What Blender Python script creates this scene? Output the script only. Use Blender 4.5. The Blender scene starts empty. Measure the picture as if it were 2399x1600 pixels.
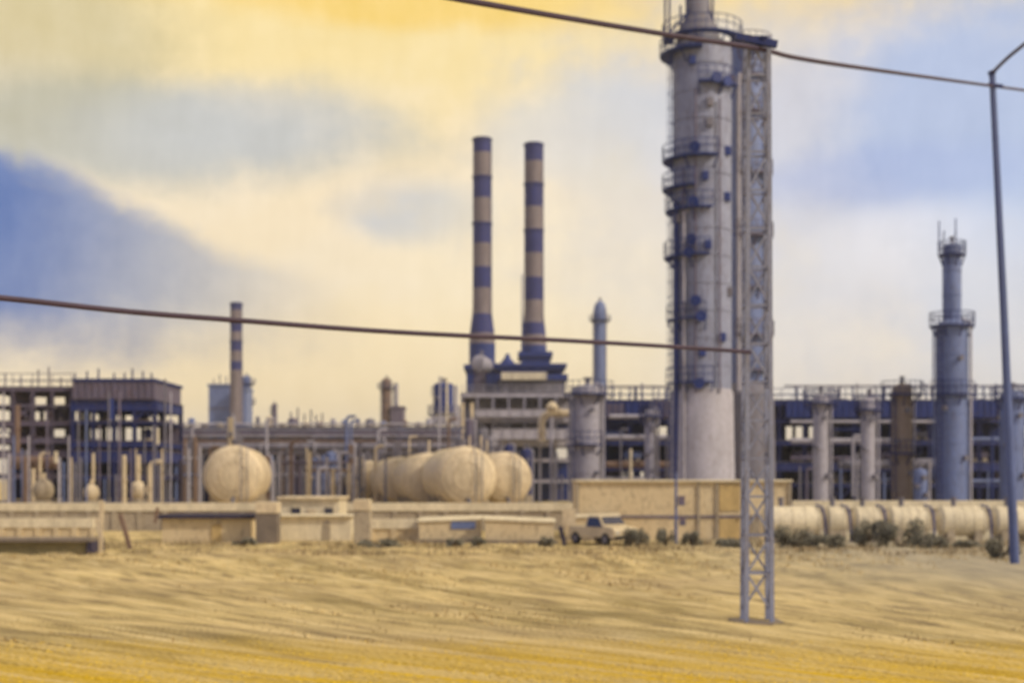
import bpy, math, random
from math import sin, cos, pi, radians, log, atan, atan2, sqrt
from mathutils import Vector, noise

random.seed(11)
S = bpy.context.scene
COL = S.collection

# ------------------------------------------------------------------ camera
CAMZ = 3.5
F = 3229.0            # focal length in picture units (picture 2351 x 1568)
CX, HY = 1175.5, 1097.6
cam_d = bpy.data.cameras.new('camera')
cam_d.sensor_width = 36.0
cam_d.lens = 36.0 * F / 2351.0
cam_d.shift_y = (HY - 784.0) / 2351.0
cam_d.clip_start = 0.1
cam_d.clip_end = 6000
cam_d.dof.use_dof = True            # the photograph is focused on the train window
cam_d.dof.focus_distance = 9.0
cam_d.dof.aperture_fstop = 1.5
cam = bpy.data.objects.new('camera', cam_d)
cam.location = (0, 0, CAMZ)
cam.rotation_euler = (radians(90), 0, 0)
COL.objects.link(cam)
S.camera = cam

# ------------------------------------------------------------------ sun, exposure
SUN_EL, SUN_AZ = radians(36), radians(118)     # azimuth from +Y towards +X (right, a little behind the camera)
sd = bpy.data.lights.new('sun', 'SUN')
sd.energy = 2.4
sd.angle = radians(4.0)
sd.color = (1.0, 0.87, 0.68)
sun = bpy.data.objects.new('sun', sd)
dv = Vector((sin(SUN_AZ) * cos(SUN_EL), cos(SUN_AZ) * cos(SUN_EL), sin(SUN_EL)))
sun.rotation_euler = dv.to_track_quat('Z', 'Y').to_euler()
sun.location = dv * 200
COL.objects.link(sun)
S.view_settings.view_transform = 'Standard'
S.view_settings.look = 'None'
S.view_settings.exposure = 0.06
S.view_settings.gamma = 1.0
S.view_settings.use_curve_mapping = False
S.cycles.max_bounces = 6
S.cycles.volume_bounces = 0

def lin(r, g, b):
    def f(c):
        c /= 255.0
        return c / 12.92 if c <= .04045 else ((c + .055) / 1.055) ** 2.4
    return (f(r), f(g), f(b), 1)

# ------------------------------------------------------------------ world: hazy cloudy sky
W = bpy.data.worlds.new('World')
S.world = W
W.use_nodes = True
nt = W.node_tree
N, L = nt.nodes, nt.links
N.clear()
def nn(t, **kw):
    n = N.new(t)
    for k, v in kw.items():
        setattr(n, k, v)
    return n
def math_n(op, a, b=None, c=None):
    m = nn('ShaderNodeMath', operation=op)
    for i, v in enumerate((a, b, c)):
        if v is None: continue
        if isinstance(v, (int, float)): m.inputs[i].default_value = v
        else: L.new(v, m.inputs[i])
    return m.outputs[0]
tc = nn('ShaderNodeTexCoord')
sep = nn('ShaderNodeSeparateXYZ'); L.new(tc.outputs['Generated'], sep.inputs[0])
az = math_n('ARCTAN2', sep.outputs[0], sep.outputs[1])
el = math_n('ARCSINE', sep.outputs[2])
comb = nn('ShaderNodeCombineXYZ'); L.new(az, comb.inputs[0]); L.new(el, comb.inputs[1])
def wnoise(scale, sy=1.0, detail=4, rough=.6, off=0):
    mp = nn('ShaderNodeMapping'); mp.inputs['Scale'].default_value = (1, sy, 1)
    mp.inputs['Location'].default_value = (off, off * .7, off)
    L.new(comb.outputs[0], mp.inputs[0])
    t = nn('ShaderNodeTexNoise'); t.inputs['Scale'].default_value = scale
    t.inputs['Detail'].default_value = detail; t.inputs['Roughness'].default_value = rough
    L.new(mp.outputs[0], t.inputs['Vector'])
    return t.outputs[0]
n_big = wnoise(9, 1.6, 5, .55)
n_vert = wnoise(60, .33, 4, .65, 3)
n_mid = wnoise(22, 1.3, 5, .6, 7)
warp = math_n('ADD', math_n('MULTIPLY', math_n('SUBTRACT', n_big, .5), 1.1),
              math_n('ADD', math_n('MULTIPLY', math_n('SUBTRACT', n_vert, .5), .18),
                     math_n('MULTIPLY', math_n('SUBTRACT', n_mid, .5), .7)))
sky = nn('ShaderNodeTexSky', sky_type='NISHITA')
sky.sun_disc = False
sky.sun_elevation = SUN_EL
sky.sun_rotation = SUN_AZ
sky.dust_density = 3.0
skm = nn('ShaderNodeVectorMath', operation='SCALE'); L.new(sky.outputs[0], skm.inputs[0]); skm.inputs['Scale'].default_value = .1
def mixc(fac, a, b):
    m = nn('ShaderNodeMix', data_type='RGBA')
    if isinstance(fac, float): m.inputs[0].default_value = fac
    else: L.new(fac, m.inputs[0])
    for sock, v in ((m.inputs[6], a), (m.inputs[7], b)):
        if isinstance(v, tuple): sock.default_value = v
        else: L.new(v, sock)
    return m.outputs[2]
def blob(x, y, rx, ry, amt, rot=0.0, soft=.9, wk=1.0):
    """a cloud mass centred on a direction of the sky: mask 0..amt"""
    a0 = atan((x - CX) / F); e0 = atan((HY - y) / F)
    mp = nn('ShaderNodeMapping', vector_type='TEXTURE')
    mp.inputs['Location'].default_value = (a0, e0, 0)
    mp.inputs['Rotation'].default_value = (0, 0, rot)
    mp.inputs['Scale'].default_value = (rx / F, ry / F, 1)
    L.new(comb.outputs[0], mp.inputs[0])
    ln = nn('ShaderNodeVectorMath', operation='LENGTH'); L.new(mp.outputs[0], ln.inputs[0])
    d = math_n('ADD', ln.outputs['Value'], math_n('MULTIPLY', warp, wk))
    mr = nn('ShaderNodeMapRange', interpolation_type='SMOOTHSTEP')
    mr.inputs['From Min'].default_value = 1 + soft / 2; mr.inputs['From Max'].default_value = max(0.0, 1 - soft / 2)
    mr.inputs['To Min'].default_value = 0; mr.inputs['To Max'].default_value = amt
    L.new(d, mr.inputs['Value'])
    return mr.outputs[0]
c = lin(234, 216, 184)
for (x, y, rx, ry, amt, rot, soft, col, *wk_) in [
    (1175, -520, 3200, 640, .85, 0, .8, (240, 208, 130)),      # warm veil overhead
    (800, 30, 900, 240, .75, 0, 1.0, (234, 212, 152)),
    (1010, 10, 420, 50, .8, 0, 1.0, (236, 198, 96)),
    (250, -20, 240, 50, .6, 0, 1.0, (234, 200, 110)),
    (1700, 20, 500, 60, .6, 0, 1.0, (232, 200, 120)),
    (1960, 430, 700, 380, .8, 0, .9, (186, 192, 212)),        # lavender cloud to the right
    (2330, 330, 330, 330, .85, 0, .9, (164, 180, 212)),
    (2080, 430, 380, 60, .5, 0, 1.0, (150, 166, 208)),
    (2190, 590, 260, 90, .7, 0, 1.0, (226, 224, 230)),
    (2400, 720, 260, 300, .6, 0, 1.0, (176, 192, 220)),
    (1990, 760, 500, 200, .55, 0, 1.0, (218, 214, 212)),
    (300, 330, 560, 110, .8, 0, .9, (176, 178, 172)),         # grey left cloud
    (60, 170, 330, 200, .55, 0, .9, (176, 170, 140)),
    (560, 300, 330, 90, .6, -.1, 1.0, (186, 188, 190)),
    (930, 490, 170, 70, .75, 0, .9, (172, 180, 192)),
    (1350, 300, 240, 120, .5, 0, .9, (200, 202, 204)),
    (700, 500, 300, 60, .4, -.35, 1.0, (236, 214, 174)),
    (780, 860, 640, 150, .85, 0, 1.0, (240, 216, 168)),         # warm glow low down
    (1300, 640, 420, 260, .5, 0, 1.0, (240, 222, 184)),
    ]:
    c = mixc(blob(x, y, rx, ry, amt, -rot, soft, wk_[0] if wk_ else 1.0), c, lin(*col))
# blue-grey cloud bank low on the left, its upper edge falling to the right
def sstep(v, a, b, t0=0., t1=1.):
    m = nn('ShaderNodeMapRange', interpolation_type='SMOOTHSTEP')
    for k_, x_ in (('From Min', a), ('From Max', b), ('To Min', t0), ('To Max', t1)): m.inputs[k_].default_value = x_
    L.new(v, m.inputs['Value']); return m.outputs[0]
AX = math_n('MULTIPLY_ADD', az, F, CX); EY = math_n('MULTIPLY_ADD', el, -F, HY)
wv = math_n('MULTIPLY', warp, 150.0)
edge = math_n('ADD', math_n('SUBTRACT', math_n('SUBTRACT', EY, math_n('MULTIPLY', AX, .36)), 385.0), wv)
bank = math_n('MULTIPLY', sstep(edge, -35, 45), sstep(math_n('ADD', EY, wv), 900, 700))
c = mixc(math_n('MULTIPLY', bank, sstep(math_n('ADD', AX, wv), 900, 330, 0, .85)), c, lin(160, 163, 172))
c = mixc(math_n('MULTIPLY', bank, sstep(math_n('ADD', AX, wv), 560, 0, 0, .95)), c, lin(76, 106, 166))
# faint mottling of the cloud layer
bc = nn('ShaderNodeBrightContrast'); L.new(c, bc.inputs[0])
L.new(math_n('MULTIPLY', math_n('ADD', math_n('SUBTRACT', n_vert, .5), math_n('SUBTRACT', n_mid, .5)), .09), bc.inputs['Bright'])
fin = mixc(.93, skm.outputs[0], bc.outputs[0])
bg = nn('ShaderNodeBackground'); L.new(fin, bg.inputs[0]); bg.inputs[1].default_value = 1.22
wo = nn('ShaderNodeOutputWorld'); L.new(bg.outputs[0], wo.inputs[0])

# ------------------------------------------------------------------ helpers
def wx(x, D): return (x - CX) * D / F
def wz(y, D): return CAMZ + (HY - y) * D / F
def px(n, D): return n * D / F

class MB:
    def __init__(s): s.v = []; s.f = []
    def add(s, vs, fs):
        o = len(s.v); s.v += [tuple(v) for v in vs]; s.f += [tuple(i + o for i in f) for f in fs]
        return s
    def box(s, x0, x1, y0, y1, z0, z1):
        return s.add([(x0,y0,z0),(x1,y0,z0),(x1,y1,z0),(x0,y1,z0),(x0,y0,z1),(x1,y0,z1),(x1,y1,z1),(x0,y1,z1)],
                     [(0,3,2,1),(4,5,6,7),(0,1,5,4),(1,2,6,5),(2,3,7,6),(3,0,4,7)])
    def tube(s, pts, r, n=10, r1=None, cap=True):
        pts = [Vector(p) for p in pts]; m = len(pts)
        if r1 is None: r1 = r
        o = len(s.v); up = None
        for i, p in enumerate(pts):
            if i == 0: t = pts[1] - p
            elif i == m - 1: t = p - pts[i-1]
            else: t = (pts[i+1] - p).normalized() + (p - pts[i-1]).normalized()
            t.normalize()
            if up is None: up = Vector((1,0,0)) if abs(t.x) < .9 else Vector((0,0,1))
            a = t.cross(up).normalized(); b = t.cross(a).normalized(); up = b.cross(t) if b.cross(t).length > .1 else up
            up = a.cross(t).normalized() * 1.0
            rr = r + (r1 - r) * i / (m - 1)
            for k in range(n):
                an = 2 * pi * k / n
                s.v.append(tuple(p + a * (rr * cos(an)) + b * (rr * sin(an))))
        for i in range(m - 1):
            for k in range(n):
                k2 = (k + 1) % n
                s.f.append((o+i*n+k, o+i*n+k2, o+(i+1)*n+k2, o+(i+1)*n+k))
        if cap:
            s.f.append(tuple(o + k for k in range(n))[::-1]); s.f.append(tuple(o + (m-1)*n + k for k in range(n)))
        return s
    def lathe(s, cx, cy, prof, n=32, axis=None, org=None):
        """prof: (r, t) along the axis; default axis is +Z from (cx, cy, 0)"""
        A = Vector(axis).normalized() if axis is not None else Vector((0,0,1))
        O = Vector(org) if org is not None else Vector((cx, cy, 0))
        u = Vector((0,0,1)).cross(A); u = u.normalized() if u.length > .01 else Vector((1,0,0))
        w = A.cross(u)
        o = len(s.v); m = len(prof)
        for r, t in prof:
            for k in range(n):
                an = 2*pi*k/n
                s.v.append(tuple(O + A*t + u*(r*cos(an)) + w*(r*sin(an))))
        for i in range(m-1):
            for k in range(n):
                k2 = (k+1) % n
                s.f.append((o+i*n+k, o+i*n+k2, o+(i+1)*n+k2, o+(i+1)*n+k))
        s.f.append(tuple(o+k for k in range(n))[::-1]); s.f.append(tuple(o+(m-1)*n+k for k in range(n)))
        return s
    def beam(s, p, q, w, h=None):
        """rectangular bar between two points"""
        h = h or w
        p, q = Vector(p), Vector(q); t = (q-p).normalized()
        a = t.cross(Vector((0,0,1))); a = a.normalized() if a.length > .01 else Vector((1,0,0))
        b = a.cross(t).normalized()
        vs = []
        for c0 in (p, q):
            for i, j in ((-1,-1),(1,-1),(1,1),(-1,1)): vs.append(c0 + a*(i*w/2) + b*(j*h/2))
        return s.add(vs, [(0,3,2,1),(4,5,6,7),(0,1,5,4),(1,2,6,5),(2,3,7,6),(3,0,4,7)])

ORG = {}
def mesh_obj(name, mb, mat, org=(0,0,0), smooth=True, bevel=0):
    me = bpy.data.meshes.new(name)
    ox, oy, oz = org
    me.from_pydata([(x-ox, y-oy, z-oz) for x, y, z in mb.v], [], mb.f)
    me.update()
    if smooth:
        me.polygons.foreach_set('use_smooth', [True]*len(me.polygons))
        me.set_sharp_from_angle(angle=radians(35))
    me.materials.append(mat)
    o = bpy.data.objects.new(name, me); COL.objects.link(o)
    if bevel:
        b = o.modifiers.new('bevel', 'BEVEL'); b.width = bevel; b.segments = 2; b.limit_method = 'ANGLE'
    return o
def tag(o, label, cat, group=None):
    o['label'] = label; o['category'] = cat
    if group: o['group'] = group
    return o
def thing(name, label, cat, loc, group=None):
    o = bpy.data.objects.new(name, None); COL.objects.link(o)
    o.location = loc; o.empty_display_size = .5
    ORG[o.name] = tuple(loc)
    return tag(o, label, cat, group)
def part(name, mb, mat, parent, bevel=0, label=None):
    if not mb.f: return None
    org = ORG[parent.name]
    o = mesh_obj(name, mb, mat, org, bevel=bevel)
    o.parent = parent; ORG[o.name] = org
    if label: o['label'] = label
    return o
def solo(name, mb, mat, label, cat, loc, group=None, bevel=0):
    o = mesh_obj(name, mb, mat, loc, bevel=bevel); o.location = loc
    return tag(o, label, cat, group)

# ------------------------------------------------------------------ materials
def material(name, col, rough=.6, metal=0.0, col2=None, scale=1.2, sz=.35, dirt=None, dirt_amt=.35, bump=.02, fine=0.12, spec=.4):
    m = bpy.data.materials.new(name); m.use_nodes = True
    t = m.node_tree; n, l = t.nodes, t.links
    b = n['Principled BSDF']
    b.inputs['Roughness'].default_value = rough; b.inputs['Metallic'].default_value = metal
    b.inputs['Specular IOR Level'].default_value = spec
    g = n.new('ShaderNodeNewGeometry')
    mp = n.new('ShaderNodeMapping'); mp.inputs['Scale'].default_value = (1, 1, sz)
    l.new(g.outputs['Position'], mp.inputs[0])
    n1 = n.new('ShaderNodeTexNoise'); n1.inputs['Scale'].default_value = scale; n1.inputs['Detail'].default_value = 6; n1.inputs['Roughness'].default_value = .65
    l.new(mp.outputs[0], n1.inputs['Vector'])
    n2 = n.new('ShaderNodeTexNoise'); n2.inputs['Scale'].default_value = scale*6; n2.inputs['Detail'].default_value = 5
    l.new(mp.outputs[0], n2.inputs['Vector'])
    def ramp(src, a, bb):
        r = n.new('ShaderNodeMapRange'); r.inputs['From Min'].default_value = a; r.inputs['From Max'].default_value = bb
        l.new(src, r.inputs[0]); return r.outputs[0]
    def mix(f, a, bb):
        x = n.new('ShaderNodeMix'); x.data_type = 'RGBA'
        if isinstance(f, float): x.inputs[0].default_value = f
        else: l.new(f, x.inputs[0])
        for s, v in ((x.inputs[6], a), (x.inputs[7], bb)):
            if isinstance(v, tuple): s.default_value = v
            else: l.new(v, s)
        return x.outputs[2]
    c1 = (*col, 1); c2 = (*(col2 or tuple(v*.72 for v in col)), 1)
    c = mix(ramp(n1.outputs[0], .35, .68), c1, c2)
    if dirt:
        mm = n.new('ShaderNodeMath'); mm.operation = 'MULTIPLY'; mm.inputs[1].default_value = dirt_amt
        l.new(ramp(n2.outputs[0], .52, .70), mm.inputs[0])
        c = mix(mm.outputs[0], c, (*dirt, 1))
    n3 = n.new('ShaderNodeTexNoise'); n3.inputs['Scale'].default_value = 14; n3.inputs['Detail'].default_value = 2
    l.new(g.outputs['Position'], n3.inputs['Vector'])
    hs = n.new('ShaderNodeHueSaturation'); l.new(c, hs.inputs['Color'])
    rr = n.new('ShaderNodeMapRange'); rr.inputs['To Min'].default_value = 1-fine; rr.inputs['To Max'].default_value = 1+fine
    rr.inputs['From Min'].default_value = .3; rr.inputs['From Max'].default_value = .7
    l.new(n3.outputs[0], rr.inputs[0]); l.new(rr.outputs[0], hs.inputs['Value'])
    l.new(hs.outputs[0], b.inputs['Base Color'])
    bp = n.new('ShaderNodeBump'); bp.inputs['Strength'].default_value = .4; bp.inputs['Distance'].default_value = bump
    l.new(n2.outputs[0], bp.inputs['Height']); l.new(bp.outputs[0], b.inputs['Normal'])
    return m
rust = (.16, .075, .04)
M = dict(
    cream=material('cream_paint', (.70,.59,.43), .5, dirt=(.25,.17,.10), dirt_amt=.5),
    white=material('white_paint', (.78,.70,.54), .45, dirt=(.3,.24,.17), dirt_amt=.35),
    pale=material('pale_aluminium_cladding', (.42,.41,.51), .55, 0, dirt=(.2,.17,.17), dirt_amt=.5),
    bluegrey=material('blue_grey_cladding', (.15,.205,.44), .55, 0, dirt=(.11,.11,.17), dirt_amt=.6),
    grey=material('grey_steel', (.18,.18,.245), .6, 0, dirt=rust, dirt_amt=.4),
    navy=material('navy_paint', (.010,.034,.22), .6, dirt=(.05,.04,.06), dirt_amt=.5),
    navy2=material('dark_blue_steel', (.013,.028,.17), .65, dirt=(.06,.04,.05), dirt_amt=.5),
    black=material('painted_shade_sheet', (.003,.012,.085), .9, spec=.05),  # dark sheet that paints the shade inside the open frames
    purple=material('violet_grey_steel', (.135,.12,.20), .65, dirt=rust, dirt_amt=.5),
    brown=material('rusty_brown_steel', (.20,.135,.11), .7, dirt=rust, dirt_amt=.6),
    conc=material('weathered_concrete', (.42,.36,.28), .85, col2=(.32,.27,.21), scale=.9, sz=1, dirt=(.12,.10,.09), dirt_amt=.5, bump=.03),
    concd=material('grey_concrete', (.21,.175,.15), .85, scale=.9, sz=1, dirt=(.10,.08,.08), dirt_amt=.5, bump=.03),
    render_=material('cream_wall_render', (.66,.55,.37), .8, col2=(.56,.45,.29), scale=.7, sz=.7, dirt=(.24,.18,.12), dirt_amt=.5),
    yellow=material('ochre_paint', (.60,.44,.20), .6, dirt=(.25,.16,.08), dirt_amt=.4),
    olive=material('olive_concrete', (.26,.22,.11), .85, scale=1, sz=1, dirt=(.12,.09,.05), dirt_amt=.5),
    band_dark=material('chimney_dark_band', (.025,.035,.19), .7, dirt=(.06,.03,.06), dirt_amt=.5),
    band_light=material('chimney_pale_band', (.22,.19,.22), .7, dirt=(.16,.11,.11), dirt_amt=.6),
    cable=material('cable_sheath', (.05,.03,.07), .6),
    pole=material('pole_concrete', (.10,.14,.34), .7),
    tower=material('tower_cladding', (.26,.29,.44), .55, 0, col2=(.19,.21,.33), dirt=(.12,.10,.14), dirt_amt=.65, scale=.8),
    lattice=material('galvanised_lattice_steel', (.26,.29,.45), .55, 0, dirt=(.15,.12,.12), dirt_amt=.4),
    taupe=material('faded_taupe_cladding', (.25,.20,.185), .6, dirt=rust, dirt_amt=.5),
    dviolet=material('dark_violet_tone', (.035,.03,.07), .8, dirt=(.08,.06,.06), dirt_amt=.4),  # dark tone, also painting shade at the shed eave and culvert opening
    glass=material('dark_glass', (.02,.025,.07), .15, spec=.8),
    tyre=material('tyre_rubber', (.02,.02,.025), .85),
    car=material('pale_car_paint', (.66,.55,.38), .3, dirt=(.4,.3,.2), dirt_amt=.3),
    lamp=material('lamp_glass', (.5,.5,.5), .2),
    stem=material('bush_stem', (.08,.05,.03), .9),
)
def leafmat(name, a, b):
    m = bpy.data.materials.new(name); m.use_nodes = True
    n, l = m.node_tree.nodes, m.node_tree.links
    bs = n['Principled BSDF']; bs.inputs['Roughness'].default_value = .7
    g = n.new('ShaderNodeNewGeometry')
    r = n.new('ShaderNodeValToRGB'); r.color_ramp.elements[0].color = (*a, 1); r.color_ramp.elements[1].color = (*b, 1)
    l.new(g.outputs['Random Per Island'], r.inputs[0]); l.new(r.outputs[0], bs.inputs['Base Color'])
    return m
M['leaf'] = leafmat('bush_leaves', (.08,.085,.08), (.20,.18,.13))
M['straw'] = leafmat('dry_grass_blades', (.30,.21,.09), (.55,.42,.20))

ORD = ['first','second','third','fourth','fifth','sixth','seventh','eighth','ninth','tenth','eleventh','twelfth',
       'thirteenth','fourteenth','fifteenth','sixteenth','seventeenth','eighteenth','nineteenth','twentieth',
       'twenty-first','twenty-second','twenty-third','twenty-fourth','twenty-fifth','twenty-sixth','twenty-seventh',
       'twenty-eighth','twenty-ninth','thirtieth','thirty-first','thirty-second','thirty-third','thirty-fourth','thirty-fifth','thirty-sixth']

# ------------------------------------------------------------------ ground (one sheet to the horizon)
def field_s(x, y):      # furrow coordinate: constant along the curved plough lines
    y = max(y, 14.0)
    return (x - CAMZ / (.19 + .0068 * (min(y, 75) - 22))) / y * 34.0
def sorted_axis(segs):
    out = []
    for a, b, st in segs:
        k = max(1, int(round((b-a)/st)))
        out += [a + (b-a)*i/k for i in range(k)]
    out.append(segs[-1][1]); return out
xs = sorted_axis([(-2500,-400,300),(-400,-60,20),(-60,-34,1.5),(-34,34,.17),(34,60,1.5),(60,400,20),(400,2500,300)])
ys = sorted_axis([(-300,-20,40),(-20,16,4),(16,22,.6),(22,72,.19),(72,90,1),(90,400,15),(400,4000,300)])
gv = []; svals = []
for y in ys:
    for x in xs:
        z = 0.0
        if -36 < x < 36 and 16 < y < 78:
            s = field_s(x, y)
            fade = min(1, (y-16)/4) * min(1, max(0, (76-y)/8)) * min(1, (36-abs(x))/3)
            a = noise.noise((s*.55, y*.05, 0)) * .8 + noise.noise((s*1.6, y*.12, 5)) * .6 + noise.noise((s*3.6, y*.3, 9)) * .32
            z = a * .16 * fade + noise.noise((x*.08, y*.06, 3)) * .16 * fade + noise.noise((x*1.7, y*1.7, 1)) * .012 * fade
        gv.append((x, y, z))
nx = len(xs)
gf = [(j*nx+i, j*nx+i+1, (j+1)*nx+i+1, (j+1)*nx+i) for j in range(len(ys)-1) for i in range(nx-1)]
gm = bpy.data.meshes.new('ground'); gm.from_pydata(gv, [], gf); gm.update()
gm.polygons.foreach_set('use_smooth', [True]*len(gm.polygons))
at = gm.attributes.new('furrow', 'FLOAT_VECTOR', 'POINT')
fl = []
for (x, y, z) in gv: fl += [field_s(x, y), y, 0]
at.data.foreach_set('vector', fl)
ground = bpy.data.objects.new('ground', gm); COL.objects.link(ground); ground['kind'] = 'structure'
def ground_mat():
    m = bpy.data.materials.new('dry_field'); m.use_nodes = True
    n, l = m.node_tree.nodes, m.node_tree.links
    b = n['Principled BSDF']; b.inputs['Roughness'].default_value = .95; b.inputs['Specular IOR Level'].default_value = .15
    at = n.new('ShaderNodeAttribute'); at.attribute_name = 'furrow'
    g = n.new('ShaderNodeNewGeometry')
    def nz(src, sc, scale=(1,1,1), det=5, ro=.6, loc=(0,0,0)):
        mp = n.new('ShaderNodeMapping'); mp.inputs['Scale'].default_value = scale; mp.inputs['Location'].default_value = loc
        l.new(src, mp.inputs[0]); t = n.new('ShaderNodeTexNoise'); t.inputs['Scale'].default_value = sc
        t.inputs['Detail'].default_value = det; t.inputs['Roughness'].default_value = ro; l.new(mp.outputs[0], t.inputs['Vector']); return t.outputs[0]
    def mr(src, a, bb, t0=0, t1=1):
        r = n.new('ShaderNodeMapRange'); r.inputs['From Min'].default_value = a; r.inputs['From Max'].default_value = bb
        r.inputs['To Min'].default_value = t0; r.inputs['To Max'].default_value = t1
        l.new(src, r.inputs[0]); return r.outputs[0]
    def mix(f, a, bb):
        x = n.new('ShaderNodeMix'); x.data_type = 'RGBA'; l.new(f, x.inputs[0])
        for s, v in ((x.inputs[6], a), (x.inputs[7], bb)):
            if isinstance(v, tuple): s.default_value = v
            else: l.new(v, s)
        return x.outputs[2]
    def mul(a, bb):
        x = n.new('ShaderNodeMath'); x.operation = 'MULTIPLY'
        for i, v in enumerate((a, bb)):
            if isinstance(v, (int, float)): x.inputs[i].default_value = v
            else: l.new(v, x.inputs[i])
        return x.outputs[0]
    fur = nz(at.outputs['Vector'], 1.0, (.9, .11, 1), 6, .6)
    fur2 = nz(at.outputs['Vector'], 1.0, (3.2, .34, 1), 5, .6, (4, 3, 0))
    big = nz(g.outputs['Position'], .06, (1,1,1), 4)
    fine = nz(g.outputs['Position'], 9, (1,1,1), 4, .7)
    c = mix(mr(fur, .42, .60), (.64,.51,.26,1), (.36,.285,.13,1))
    c = mix(mul(mr(fur2, .50, .66), .8), c, (.14,.105,.06,1))
    c = mix(mul(mr(fur2, .47, .34), .65), c, (.72,.60,.36,1))
    c = mix(mul(mr(big, .45, .65), .5), c, (.40,.31,.20,1))
    sp = n.new('ShaderNodeSeparateXYZ'); l.new(g.outputs['Position'], sp.inputs[0])
    # warm vignette tint painted into the near ground, straw further out, greyer soil to the right
    near = mr(sp.outputs[1], 31, 25)
    c = mix(mul(mul(near, mr(fur, .40, .60)), .95), c, (.64,.42,.01,1))
    c = mix(mul(near, .35), c, (.50,.34,.02,1))
    ri = mul(mr(sp.outputs[0], 5, 18), mr(sp.outputs[1], 30, 48))
    c = mix(mul(ri, .75), c, (.36,.34,.30,1))
    c = mix(mul(mr(fine, .56, .75), .45), c, (.14,.10,.05,1))
    c = mix(mul(mr(fine, .42, .28), .4), c, (.66,.53,.30,1))
    l.new(c, b.inputs['Base Color'])
    bp = n.new('ShaderNodeBump'); bp.inputs['Strength'].default_value = .6; bp.inputs['Distance'].default_value = .10
    l.new(fine, bp.inputs['Height']); l.new(bp.outputs[0], b.inputs['Normal'])
    return m
gm.materials.append(ground_mat())

# low yellow weeds added to carry the warm vignette tint near the viewer
random.seed(14); g = MB()
for i in range(9000):
    y = 22+8*random.random()**1.6; x = random.uniform(-1, 1)*(y*.385+1.5)
    if noise.noise((field_s(x, y)*.7, y*.2, 4)) < -.1: continue
    r_ = random.uniform(.015,.04); z = random.uniform(.02,.10); a = random.uniform(0,6.28)
    g.add([(x+r_*cos(a), y+r_*sin(a), z), (x+r_*cos(a+2.1), y+r_*sin(a+2.1), z+.015), (x+r_*cos(a+4.2), y+r_*sin(a+4.2), z)], [(0,1,2)])
yw = mesh_obj('added_tint_weeds', g, leafmat('yellow_tint_heads', (.55,.36,.01), (.75,.52,.03)), smooth=False)
tag(yw, 'low yellow weeds added for a warm tint nearest the viewer at the bottom edge', 'weeds'); yw['kind'] = 'stuff'

# dry grass blades over the field: one countless mass
random.seed(5)
g = MB()
cnt = 0
while cnt < 7000:
    y = 22 + 50 * random.random() ** 1.3
    x = random.uniform(-1, 1) * (y * .385 + 1)
    s = field_s(x, y)
    a = noise.noise((s*1.6, y*.09, 5))
    if random.random() > .35 + a * 1.6: continue
    if y < 30: continue
    cnt += 1
    h = random.uniform(.03, .09); an = random.uniform(0, 6.28); w = random.uniform(.008, .02)*(1+y/40)
    lx, ly = cos(an)*h*.6, sin(an)*h*.6; wx_, wy_ = -sin(an)*w, cos(an)*w
    g.add([(x-wx_, y-wy_, -.05), (x+wx_, y+wy_, -.05), (x+lx, y+ly, h)], [(0,1,2)])
gr = mesh_obj('dry_grass', g, M['straw'], smooth=False)
tag(gr, 'short dry straw coloured grass growing along the furrows of the field', 'grass'); gr['kind'] = 'stuff'

# ------------------------------------------------------------------ plant builders
def dome(r, z, h, n=7):     # profile of an elliptical head going up
    return [(max(.02, r*cos(pi/2*i/n)), z + h*sin(pi/2*i/n)) for i in range(n+1)]
def ring_platform(root, cx, cy, z, r_in, r_out, a0=0, a1=2*pi, mat='navy2', rail=True):
    m = MB(); n = max(6, int(24*(a1-a0)/(2*pi)))
    for i in range(n):
        b0, b1 = a0+(a1-a0)*i/n, a0+(a1-a0)*(i+1)/n
        vs = []
        for zz in (z-.12, z):
            for (a, r) in ((b0, r_in),(b0, r_out),(b1, r_out),(b1, r_in)): vs.append((cx+r*cos(a), cy+r*sin(a), zz))
        m.add(vs, [(0,3,2,1),(4,5,6,7),(0,1,5,4),(1,2,6,5),(2,3,7,6),(3,0,4,7)])
    # brackets
    for i in range(0, n+1, 3):
        a = a0+(a1-a0)*i/n
        m.beam((cx+r_in*cos(a), cy+r_in*sin(a), z-1.0), (cx+r_out*.98*cos(a), cy+r_out*.98*sin(a), z-.1), .09)
    p = part('platform', m, M[mat], root)
    if rail:
        q = MB()
        for hh in (.55, 1.1):
            q.tube([(cx+r_out*cos(a0+(a1-a0)*i/n), cy+r_out*sin(a0+(a1-a0)*i/n), z+hh) for i in range(n+1)], .035, 5)
        for i in range(0, n+1, 1):
            a = a0+(a1-a0)*i/n
            q.tube([(cx+r_out*cos(a), cy+r_out*sin(a), z), (cx+r_out*cos(a), cy+r_out*sin(a), z+1.1)], .03, 5)
        part('railing', q, M[mat], p)
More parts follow.
